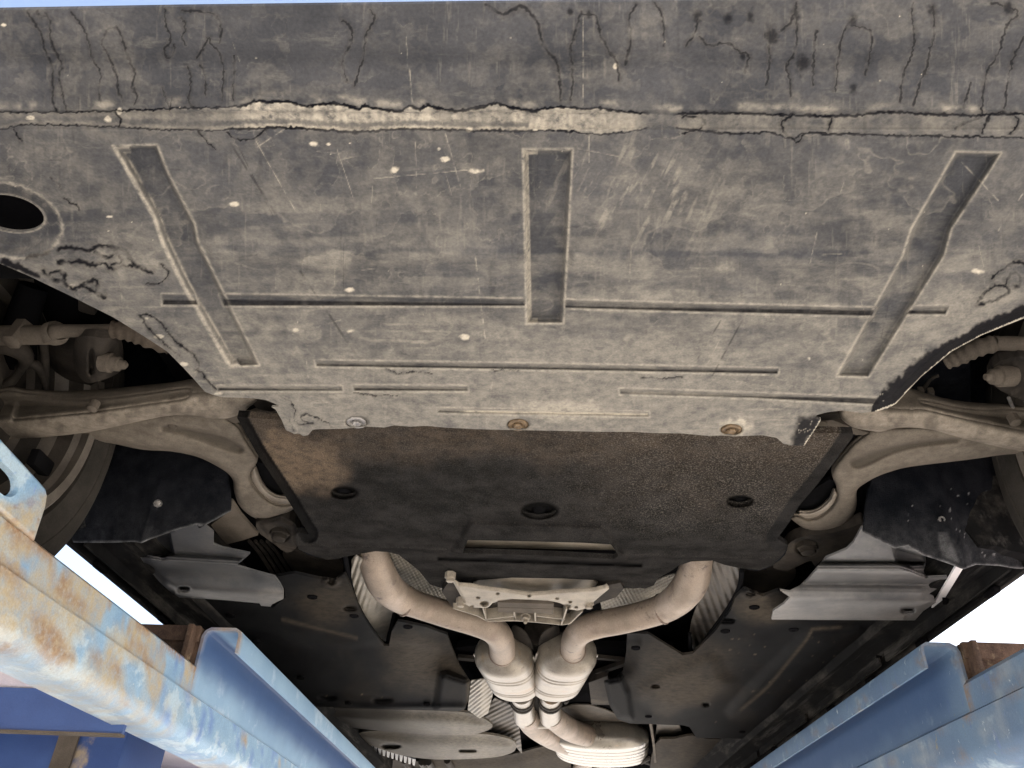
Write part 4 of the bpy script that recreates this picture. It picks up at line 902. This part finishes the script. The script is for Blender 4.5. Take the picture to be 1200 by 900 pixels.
a1 = arm('control_arm', armFL, .575, sm([(20, 474), (30, 471), (90, 473), (150, 468), (215, 458), (222, 462), (214, 470), (160, 478), (100, 485), (30, 492), (14, 492)], 3), band=[(-60, 505), (20, 496), (100, 489), (167, 477), (200, 473), (240, 470), (300, 470)], label='slim dusty front control arm on the left')
armRL = sm([(80, 505), (110, 516), (133, 520), (167, 527), (200, 529), (230, 535), (250, 544), (266, 554), (273, 563), (274, 574), (279, 590), (290, 602), (304, 609), (322, 609), (340, 599), (350, 592), (344, 590), (334, 592), (322, 590), (308, 581), (297, 568), (293, 559), (296, 550), (301, 542), (301, 534), (289, 515), (276, 496), (240, 482), (160, 488), (100, 498)], 3)
a2 = arm('control_arm', armRL, .607, sm([(192, 498), (230, 503), (262, 511), (282, 521), (286, 528), (277, 532), (250, 523), (215, 511), (190, 505)], 3), label='curved dusty rear control arm on the left')
armFR = sm([(984, 487), (988, 493), (995, 498), (1003, 502), (1027, 506), (1037, 505), (1050, 502), (1067, 501), (1093, 504), (1133, 515), (1167, 523), (1200, 529), (1320, 548), (1320, 500), (1200, 480), (1133, 475), (1093, 467), (1062, 458), (1040, 462), (1005, 472), (986, 478)], 3)
a3 = arm('control_arm', armFR, .575, sm([(1078, 473), (1095, 474), (1133, 482), (1200, 489), (1300, 505), (1300, 518), (1200, 503), (1140, 492), (1090, 482)], 3), band=RFb, label='slim dusty front control arm on the right')
armRR = sm([(926, 606), (932, 612), (940, 618), (952, 624), (968, 624.5), (986, 618), (1000, 604), (1004, 590), (1004, 575), (1013, 567), (1027, 559), (1043, 553), (1067, 547), (1133, 539), (1177, 533), (1240, 527), (1240, 512), (1200, 506), (1100, 500), (1030, 502), (1012, 510), (998, 521), (986, 535), (977, 547), (975, 557), (980, 570), (981, 580), (977, 590), (968, 600), (956, 607), (945, 608), (936, 604)], 3)
a4 = arm('control_arm', armRR, .607, sm([(996, 540), (1010, 534), (1040, 523), (1080, 516), (1120, 513), (1122, 519), (1080, 524), (1045, 533), (1015, 547), (1000, 549)], 3), label='curved dusty rear control arm on the right')
for band_, core_, par in (([(298, 546), (293, 557), (297, 569), (308, 582), (322, 591), (340, 593), (346, 587), (336, 583), (324, 581), (312, 573), (304, 560)], [(296, 540), (350, 560), (350, 592), (318, 585), (300, 565)], a2),
                        ([(936, 606), (946, 610), (957, 608), (970, 601), (979, 590), (983, 578), (977, 574), (973, 583), (965, 592), (955, 598), (944, 600), (936, 600)], [(930, 606), (950, 604), (972, 590), (981, 570), (972, 562), (940, 585)], a4)):
    bd_ = sm(band_, 3)
    panel('bushing', bd_, onz(.616), 1., M_bush, par, lambda x, y: .010*(1-np.sqrt(np.clip(1-(1-np.clip(near(x, y, bd_)/4, 0, 1))**2, 0, 1))), thick=.004, label='pale inner ring of the rubber bushing')
    panel('bushing_core', sm(core_, 2), onz(.632), 3, M_black, par, thick=.006)
for (x, y, z, par) in ((108, 479, .572, a1), (1190, 495, .572, a3), (202, 500, .607, a2)):
    MB().lathe(P(x, y, z), (0, -.2, -1), [(-.012, .007), (.001, .007), (.0025, .004)], 10).build('arm_boss', M_arm, par)
panel('arm_bracket', sm([(262, 491), (275, 487), (292, 487), (310, 479), (322, 478), (322, 485), (300, 490), (284, 495), (272, 495)], 2), onz(.612), 2, M_arm, car, thick=.01)
panel('arm_bracket', sm([(958, 490), (975, 492), (990, 498), (1010, 505), (1020, 508), (1005, 510), (990, 506), (968, 502), (956, 500)], 2), onz(.612), 2, M_arm, car, thick=.01)
panel('subframe_bracket', [(312, 490), (328, 488), (332, 502), (314, 502)], onz(.61), 4, M_metal_dk, car, thick=.01)
panel('subframe_bracket', [(957, 500), (971, 502), (968, 513), (952, 511)], onz(.60), 4, M_pan, car, thick=.01, label='pale bracket behind the undertray corner')
# screw plates at the control arm fronts (where the apron lip shows the arm seat)
for pts in ([(296, 464), (320, 470), (330, 478), (318, 482), (300, 478)], [(955, 489), (972, 485), (990, 485), (985, 490), (965, 493)]):
    panel('arm_seat', sm(pts, 2), onz(.585), 3, M_metal_dk, car, thick=.02)

# ---- subframe ends with bolts
sfL = panel('subframe', sm([(300, 612), (312, 610), (330, 605), (346, 614), (352, 632), (347, 642), (336, 648), (322, 638), (308, 628), (302, 622)], 2), onz(.60), 1.6, M_metal_dk, car, lambda x, y: .01*(1-ss(.7, 1., edist(x, y, 328, 625, 14, 11)))+.006*(1-ss(0, 5, near(x, y, [(300, 612), (330, 605), (346, 614), (347, 642), (322, 638)]))), thick=.02, label='grimy subframe end beside the left bushing')
sfR = panel('subframe', sm([(922, 640), (932, 632), (950, 627), (972, 625), (1000, 617), (1012, 612), (1012, 622), (994, 641), (968, 652), (955, 664), (951, 657), (938, 662), (922, 669), (905, 664), (918, 650)], 2), onz(.60), 1.6, M_metal_dk, car, lambda x, y: .01*(1-ss(.7, 1., edist(x, y, 945, 641, 15, 11)))+.004*fbm(x, y, 20, 3), thick=.02, label='grimy subframe end beside the right bushing')
for (x, y, par) in ((328, 625, sfL), (946, 641, sfR)):
    MB().lathe(P(x, y, .605), (0, 0, -1), [(-.01, .020), (.003, .020), (.004, .0145), (.012, .0145), (.014, .011)], 6).build('subframe_bolt', M_metal_dk, par)
panel('subframe_plate', [(247, 615), (264, 603), (271, 586), (282, 603), (303, 627), (285, 633), (266, 638), (256, 627)], onz(.61), 2, M_arm, car, lambda x, y: .003*fbm(x, y, 12, 2), thick=.006, label='pale bent plate below the left bushing')
panel('subframe_plate', sm([(330, 645), (352, 646), (372, 656), (398, 654), (402, 672), (390, 682), (365, 678), (342, 668)], 2), onz(.635), 3, M_metal_dk, car, lambda x, y: .006*fbm(x, y, 14, 2), thick=.006)
panel('subframe_plate', sm([(868, 670), (890, 670), (910, 664), (930, 664), (932, 676), (915, 693), (890, 698), (868, 690)], 2), onz(.635), 3, M_metal_dk, car, lambda x, y: .006*fbm(x, y, 14, 2), thick=.006)
panel('felt_flap', sm([(348, 625), (356, 619), (364, 624), (385, 634), (405, 643), (396, 655), (372, 653), (352, 645)], 2), onz(.585), 2, M_liner, car, lambda x, y: .008*fbm(x, y, 14, 2), thick=.004)
panel('felt_flap', sm([(870, 664), (890, 650), (908, 632), (922, 638), (920, 650), (906, 662), (888, 669)], 2), onz(.585), 2, M_liner, car, lambda x, y: .008*fbm(x, y, 14, 2), thick=.004)
for k in range(4): pipe('brake_line', [(292+k*7, 634, .65, 2.2), (304+k*7, 648, .655, 2.2), (322+k*7, 676, .66, 2.2)], M_metal_dk, car, 3, 8)

# ---- steering tie rods with boots
def bellows(pts, n=42, amp=.09, waves=6):
    W = np.array([(*P(x, y, z), r*depth(P(x, y, z))/FP) for x, y, z, r in pts]); S = sm(W, n//(len(pts)-1), False)
    r = S[:, 3]*(1+amp*np.sin(np.linspace(0, waves*2*math.pi, len(S)))); return S[:, :3], r
t1 = pipe('tie_rod', [(-60, 394, .625, 12), (0, 393, .625, 12), (56, 392.5, .625, 11.5), (60, 391, .625, 14), (68, 390, .625, 14), (71, 388, .625, 8.5), (100, 387.5, .625, 7.6), (133, 387, .625, 7.6)], M_arm, car, 4, 22, 'dusty tie rod on the left')
MB().tube(*bellows([(131, 386, .625, 10), (150, 388, .625, 11.5), (170, 393, .625, 13), (200, 402, .625, 14)]), 22).build('tie_rod_boot', surf('dusty rubber boot', (.09, .07, .052), (.05, .04, .03), 14, .8, .2, bump=.2), t1)
MB().lathe(P(20, 392, .622), (0, -.2, -1), [(-.02, .012), (.016, .012), (.018, .008)], 6).build('tie_rod_clamp', M_arm, t1)
t2 = pipe('tie_rod', [(1165, 402, .625, 8.5), (1200, 403, .625, 9), (1260, 405, .625, 9)], M_arm, car, 4, 22, 'dusty tie rod on the right')
MB().tube(*bellows([(1108, 424, .625, 9), (1125, 417, .625, 10.5), (1145, 408, .625, 10.5), (1168, 402, .625, 10)]), 22).build('tie_rod_boot', M_arm, t2)

# ---- wheels, brakes
def wheel(s):
    xi = -.70*s if s > 0 else .72                   # inner face
    o = np.array((xi, .872, ZC+.592)); ax = np.array((-s, 0, 0.))
    root = MB().lathe(o, ax, [(.03, .19), (.005, .205), (.0, .23), (.004, .262), (.018, .284), (.03, .293), (.045, .300), (.17, .300), (.185, .293), (.205, .25), (.205, .19), (.2, .186), (.03, .186), (.03, .19)], 72, False).build('wheel', M_rubber, car, label='dirty %s front wheel' % ('left' if s > 0 else 'right'))
    MB().lathe(o, ax, [(.000, .176), (-.002, .19), (.004, .196), (.010, .186), (.02, .172), (.05, .160), (.09, .148), (.16, .145), (.19, .178), (.195, .18), (.18, .186), (.03, .184), (.000, .176)], 72, False).build('rim', M_rim, root, label='dusty alloy rim barrel')
    mb = MB()
    for k in range(5):
        a = 2*math.pi*k/5+.3; d = np.array((0, math.cos(a), math.sin(a))); n = np.array((0, -math.sin(a), math.cos(a)))
        mb.prism([o+ax*.15+d*.03-n*.022, o+ax*.15+d*.03+n*.022, o+ax*.17+d*.155+n*.03, o+ax*.17+d*.155-n*.03], ax*.025)
    mb.build('spoke', M_rim, root, False)
    MB().lathe(o, ax, [(.022, .173), (.020, .1705), (.040, .1635), (.042, .166), (.022, .173)], 72, False).build('rim_band', M_metal_dk, root)
    MB().lathe(o, ax, [(.060, .158), (.058, .1555), (.085, .1490), (.087, .1515), (.060, .158)], 72, False).build('rim_band', M_rubber, root)
    MB().lathe(o, ax, [(.006, .238), (.0005, .241), (.0005, .247), (.006, .250)], 72, False).build('sidewall_ridge', M_rubber, root)
    if s > 0: MB().box((-.735, .985, ZC+.52), (-.722, 1.03, ZC+.545)).build('balance_weight', M_black, root, True, bevel=.003)
    MB().lathe(o, ax, [(.09, .06), (.09, .135), (.112, .135), (.112, .06), (.15, .06), (.15, .01)], 40, True).build('brake_disc', M_metal_dk, root)
    return root
wl = wheel(1); wr = wheel(-1)
def block(name, pts, z, h, mat, parent, label=None, bevel=.006): return MB().prism(pz(pts, z), (0, 0, h)).build(name, mat, parent, True, label, bevel=bevel)
cal = panel('brake_caliper', sm([(88, 398), (104, 394), (118, 396), (138, 400), (141, 430), (138, 438), (118, 446), (102, 449), (92, 440), (86, 424)], 2), onz(.60), 2, M_metal_dk, car, lambda x, y: .03*((x-112)/28)**2+.015*(1-ss(.6, 1., edist(x, y, 107, 424, 4, 18))), thick=.012, label='dark brake caliper behind the left tie rod')
MB().lathe(P(128, 425, .60), (1, .05, -.12), [(-.01, .0135), (.003, .0135), (.004, .0105), (.014, .0100), (.015, .007), (.022, .006), (.025, .003)], 14).build('caliper_bolt', M_arm, cal, label='pale bolt of the left caliper')
cal2 = panel('brake_caliper', sm([(1165, 428), (1182, 420), (1210, 418), (1230, 440), (1215, 470), (1190, 466), (1160, 448)], 2), onz(.60), 2, M_metal_dk, car, lambda x, y: .02*fbm(x, y, 20, 2), thick=.012, label='dark brake caliper at the right edge')
MB().lathe(P(1170, 441, .60), (-1, -.05, -.12), [(-.02, .014), (.0, .014), (.001, .011), (.010, .010), (.012, .006), (.018, .004)], 12).build('caliper_bolt', M_arm, cal2)
pipe('brake_hose', [(1182, 466, .62, 2), (1188, 480, .62, 2)], M_spark, cal2, 2, 8)
kn = pipe('steering_knuckle', [(-30, 400, .65, 13), (8, 402, .65, 14), (30, 418, .645, 9), (22, 436, .64, 5), (8, 452, .63, 6), (-20, 470, .62, 8)], M_metal_dk, car, 5, 14, 'dusty steering knuckle at the left edge')
pipe('knuckle_arm', [(22, 432, .645, 5), (36, 426, .645, 6), (46, 432, .645, 5), (52, 446, .645, 3.5), (54, 468, .64, 3.5)], M_metal_dk, kn, 4, 12)
pipe('knuckle_arm', [(50, 396, .66, 5), (53, 420, .655, 4.5), (53, 450, .65, 4)], M_metal_dk, kn, 4, 12)
panel('brake_shield', sm([(50, 395), (90, 392), (128, 398), (128, 470), (60, 470), (50, 440)], 2), onz(.68), 4, M_metal_dk, car, lambda x, y: .02*((x-90)/40)**2, thick=.004)
panel('inner_fender', sm([(-30, 300), (60, 330), (120, 360), (150, 385), (135, 420), (60, 420), (-30, 400)], 2), onz(.74), 6, M_black, car, lambda x, y: .02*np.sin(x*.06), thick=.01)
pipe('strut', [(40, 335, .74, 16), (25, 380, .70, 18), (20, 420, .68, 20)], M_black, car, 4, 18)
block('inner_fender', [(90, 352), (112, 352), (112, 372), (90, 366)], .66, .02, M_metal_dk, car)
panel('inner_fender', [(1020, 455), (1060, 428), (1137, 420), (1138, 476), (1060, 462)], onz(.70), 4, M_liner, car, lambda x, y: .004*fbm(x, y, 16, 2), thick=.02)
pipe('brake_line', [(1062, 470, .66, 3), (1078, 462, .66, 3), (1090, 445, .66, 2), (1100, 440, .66, 2)], M_metal_dk, car, 3, 8)
for (x, y) in ((1080, 463), (1092, 464)): block('line_clip', [(x-4, y-4), (x+4, y-4), (x+4, y+5), (x-4, y+5)], .645, .01, M_arm, car, bevel=.003)

# ---- sills
for s in (-1, 1):
    y0, y1 = (1.27, 4.3)
    prof = [(.868, .62), (.856, .545), (.838, .530), (.828, .530), (.824, .542), (.79, .548), (.775, .556), (.745, .556), (.73, .58), (.70, .60), (.70, .69)]
    R = []
    for y in np.linspace(y0, y1, 40): R.append([(s*x, y, ZC+z) for x, z in prof]+[(s*.868, y, ZC+.69)])
    sill = MB().rings(R).build('sill', M_sill, car, True, 'black %s sill with dust along its lower lip' % ('left' if s < 0 else 'right'), angle=30)
    mb = MB()
    for k in range(5): mb.box((min(s*.802, s*.797), y0+.03+k*.60, ZC+.526), (max(s*.802, s*.797), y0+.592+k*.60, ZC+.552))
    mb.build('pinch_weld', M_sill, sill, False)
    for k in range(9):
        MB().box((min(s*.815, s*.828), y0+.12+k*.31, ZC+.522), (max(s*.815, s*.828), y0+.16+k*.31, ZC+.533)).build('trim_clip', M_black, sill, True, bevel=.003)
pipe('fuel_line', [(112, 640, .60, 4), (150, 676, .60, 4), (205, 722, .60, 3.6), (260, 775, .60, 3.2)], M_black, car, 3, 10)
pipe('underbody_seam', [(108, 637, .565, 1.3), (150, 672, .565, 1.2), (200, 712, .565, 1.1), (240, 748, .565, 1.)], M_metal_dk, car, 3, 8)
for x, y in ((1137, 702), (1108, 706), (1030, 772)): block('sill_plug', [(x-3, y-3), (x+4, y-3), (x+4, y+3), (x-3, y+3)], .545, .01, M_black, car, bevel=.002)
MB().prism(pz([(893, 872), (920, 852), (926, 853), (912, 866), (900, 876)], .56), (0, 0, .008)).build('sill_bracket', M_rear, car, False)

# ================================================================== THE LIFT
def ruststrip(px, py): return None
def ribbon(name, prof, y0, y1, ny, mat, parent, cf=None, t=.006, label=None):
    """bent sheet: profile in X,Z (heights above the camera), run along Y, with thickness t; cf(x,y,z)->Nx3"""
    p = np.array(prof, float); d = np.gradient(p, axis=0); n = np.c_[d[:, 1], -d[:, 0]]; n /= np.linalg.norm(n, axis=1)[:, None]
    loop = np.r_[p, (p+n*t)[::-1]]; m = len(loop)
    ysn = np.linspace(y0, y1, ny)
    V = np.array([(x, y, ZC+z) for y in ysn for x, z in loop])
    F = [[i*m+k, i*m+(k+1) % m, (i+1)*m+(k+1) % m, (i+1)*m+k] for i in range(ny-1) for k in range(m)]
    np_ = len(p)
    for b in (0, (ny-1)*m):
        for k in range(np_-1): F.append([b+k, b+k+1, b+m-2-k, b+m-1-k])
    cols = cf(V[:, 0], V[:, 1], V[:, 2]-ZC) if cf is not None else None
    o = link(name, V, F, mat, parent, True, label, cols=cols)
    import bmesh
    bm = bmesh.new(); bm.from_mesh(o.data); bmesh.ops.recalc_face_normals(bm, faces=bm.faces[:]); bm.to_mesh(o.data); bm.free()
    o.data.set_sharp_from_angle(angle=rad(35)); return o
def dense(prof, k=6):
    out = []
    for a, b in zip(prof[:-1], prof[1:]):
        L = max(1, int(math.hypot(b[0]-a[0], b[1]-a[1])/.012)) if k else 1
        for i in range(L): out.append((a[0]+(b[0]-a[0])*i/L, a[1]+(b[1]-a[1])*i/L))
    return out+[prof[-1]]
def runway(s, xw, label):
    root = bpy.data.objects.new('lift_runway', None); C.objects.link(root)
    root['label'] = label; root['category'] = 'lift runway'; root['group'] = 'runways of the car lift'
    place(root, (s*(abs(xw)+.26), 2.2, 0), None)
    X = lambda d: s*(abs(xw)+d)                    # d outward from the web
    left = s < 0
    mside = M_blue_worn if left else M_blue_r
    def cside(x, y, z):
        n = fbm(y*1000, z*1000, 70, 3 if left else 13, 5); n2 = fbm(y*1000*.5, z*1000*2, 30, 6, 4); st_ = fbm(y*1600, z*300, 26, 9, 3)
        if left:
            ochre = ss(.455, .535, n*.7+.3*n2+.19*(1-ss(.85, 1.35, y))-.10*ss(1.25, 1.6, y)-.05)*(.45+.55*ss(.240, .262, z))
            ochre = np.maximum(ochre, .7*ss(.5, .7, st_)*ss(.31, .26, z)*(1-ss(1.3, 1.6, y))); rust = .8*ss(.62, .8, n2+.10*(1-ss(.9, 1.4, y)))*ochre
            rust = np.maximum(rust, .95*(1-ss(.003, .008, np.abs(z-.358)))*ss(.4, .55, fbm(y*1000, 0*y, 60, 4)))
            rust = np.maximum(rust, .85*(1-ss(.002, .006, np.abs(z-.311)))*ss(.45, .6, fbm(y*1000, 0*y, 90, 14))*(y < 1.0))
            e = np.abs(y-(1.425+(.36-z)*.35)); ochre = np.maximum(ochre, .95*(1-ss(.005, .022, e+.008*(n-.5)))*(z > .305)); rust = np.maximum(rust, .7*(1-ss(.0, .012, e))*(z > .32))
            blue = .6*ss(.62, .72, fbm(y*1500, z*700, 18, 22, 3))*ss(1.1, 1.4, y)
        else:
            ochre = .6*ss(.5, .75, n); rust = .5*ss(.6, .8, n2); e = np.abs(y-(1.385+(.36-z)*.2)); rust = np.maximum(rust, .85*(1-ss(.004, .022, e+.01*(n-.5)))*(z > .305)); blue = 0*y
        return np.clip(np.c_[ochre, blue*(1-ochre), rust], 0, 1)
    y0, ym, y1 = (.28, 1.43 if left else 1.39, 4.4)
    # upper side plate (front, lower part of the runway)
    ribbon('side_plate', dense([(X(.05), .36), (X(0.004), .36), (X(0), .356), (X(0), .312)]), y0, ym, 110, mside, root, cside, label='rust streaked inner side plate')
    # lower skirt: proud of the upper plate, round bottom edge, turned under
    a = [(X(.0), .312), (X(-.006), .309), (X(-.006), .262)]
    a += [(X(-.006+.022*(1-math.cos(t))), .262-.026*math.sin(t)) for t in np.linspace(.2, math.pi/2, 7)] + [(X(.055), .234), (X(.060), .237), (X(.060), .246)]
    ribbon('lower_skirt', dense(a), y0, y1, 200, mside, root, cside, label='rounded lower skirt')
    # rear, higher part: C shaped jack rail
    def crail(x, y, z):
        e = np.abs(y-ym); n = fbm(y*1000, z*1000, 40, 5)
        o_ = .6*(1-ss(.004, .016, e+.02*(n-.5)))*ss(.3, .6, n); r_ = .35*(1-ss(.0, .008, e)); r_ = np.maximum(r_, .5*ss(.62, .75, fbm(y*900, z*900, 26, 8))*(not left)*(z > .375)*(z < .40))
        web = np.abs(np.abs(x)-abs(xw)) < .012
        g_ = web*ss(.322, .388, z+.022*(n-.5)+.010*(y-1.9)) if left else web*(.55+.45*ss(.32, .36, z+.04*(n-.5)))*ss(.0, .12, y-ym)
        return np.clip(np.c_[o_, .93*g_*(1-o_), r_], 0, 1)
    lipx = -.062 if left else -.056
    rail = [(X(0.0), .313), (X(0), .412), (X(-.003), .419), (X(-.010), .423), (X(lipx+.008), .423), (X(lipx+.002), .420), (X(lipx), .413), (X(lipx), .384)]
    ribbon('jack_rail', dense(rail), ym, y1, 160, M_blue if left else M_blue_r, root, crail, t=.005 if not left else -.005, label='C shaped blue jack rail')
    # decks
    mb = MB()
    x0, x1 = sorted((X(.012), X(.52)))
    mb.box((x0, ym+.012, ZC+.414), (x1, y1, ZC+.421)); mb.build('rear_deck', M_metal_dk, root, False)
    MB().box((x0, y0, ZC+.286), (x1, ym, ZC+.291)).build('turntable_deck', M_under, root, False, 'pale underside of the deck')
    MB().box((x0, ym+.02, ZC+.352), (x1, y1, ZC+.357)).build('deck_underside', M_under, root, False, 'pale underside of the deck')
    def cend(x, y, z): return np.zeros((len(x), 3))
    xa, xb = sorted((X(.006), X(.52)))
    MB().box((xa, ym+.001, ZC+.295), (xb, ym+.011, ZC+.4265)).build('end_plate', M_rust, root, True, 'brown rusty step plate', bevel=.002)
    MB().box((xa, ym-.012, ZC+.40), (xb, ym, ZC+.4275)).build('end_lip', M_rust, root, True, bevel=.003)
    xc, xd = sorted((X(.012), X(.022))); MB().box((xc, ym-.03, ZC+.36), (xd, ym-.001, ZC+.425)).build('end_gusset', M_rust, root, True, bevel=.002)
    # outer skirt
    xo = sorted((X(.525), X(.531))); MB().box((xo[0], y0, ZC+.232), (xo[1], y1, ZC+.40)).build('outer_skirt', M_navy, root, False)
    # stiffeners below the deck
    xe = sorted((X(.035), X(.52)))
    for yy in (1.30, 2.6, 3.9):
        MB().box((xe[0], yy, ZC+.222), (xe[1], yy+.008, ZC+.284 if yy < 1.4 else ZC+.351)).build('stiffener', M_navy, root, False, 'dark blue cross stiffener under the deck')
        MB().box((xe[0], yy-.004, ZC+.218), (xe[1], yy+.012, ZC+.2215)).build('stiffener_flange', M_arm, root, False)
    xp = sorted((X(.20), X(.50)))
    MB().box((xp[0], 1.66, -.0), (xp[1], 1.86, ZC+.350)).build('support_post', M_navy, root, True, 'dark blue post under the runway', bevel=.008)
    xq = sorted((X(.29), X(.33))); MB().box((xq[0], 1.650, .0), (xq[1], 1.658, ZC+.33)).build('post_bracket', M_arm, root, True, 'rusty strip on the post', bevel=.003)
    return root
rl = runway(-1, -.60, 'left lift runway, pale blue paint bright with ochre rust and a slotted lug')
rr = runway(1, .72, 'right lift runway, duller blue paint with little rust')
# slotted lug at the front of the left runway
ear = [(-70, 440), (-30, 478), (0, 511), (30, 544), (50, 566), (56, 573), (58, 581), (56, 594), (50, 612), (43, 634), (-70, 534)]
eh = sm([(-40, 505), (-10, 532), (2, 541), (16, 554), (22, 564), (22, 575), (16, 581.5), (8, 582), (0, 577), (-20, 560), (-45, 538)], 2)
A = np.array((-.594, 0, ZC)); M_E = onplane(A, A+np.array((0, 1, 0)), A+np.array((0, 0, 1)))
def ear_c(px, py):
    n = fbm(px, py, 26, 3); n2 = fbm(px, py, 9, 4)
    o = ss(-14, 14, (py-588)+(px-20)*.35+46*(n-.5)); r = .6*ss(.55, .75, n2)*o
    r = np.maximum(r, .9*np.exp(-((py-(600+(px)*.8))/4)**2)*(py > 598))
    return np.clip(np.c_[o, .35*ss(.6, .75, n2)*(1-o), r], 0, 1)
panel('slotted_lug', ear, M_E, 1.2, M_blue_worn, rl, lambda x, y: .0006*fbm(x, y, 8, 2)+.003*(1-ss(0, 3, near(x, y, ear))), [eh], .010, up=(-1, 0, 0), cf=ear_c, label='pale blue lug with a slot, rusty at its foot')
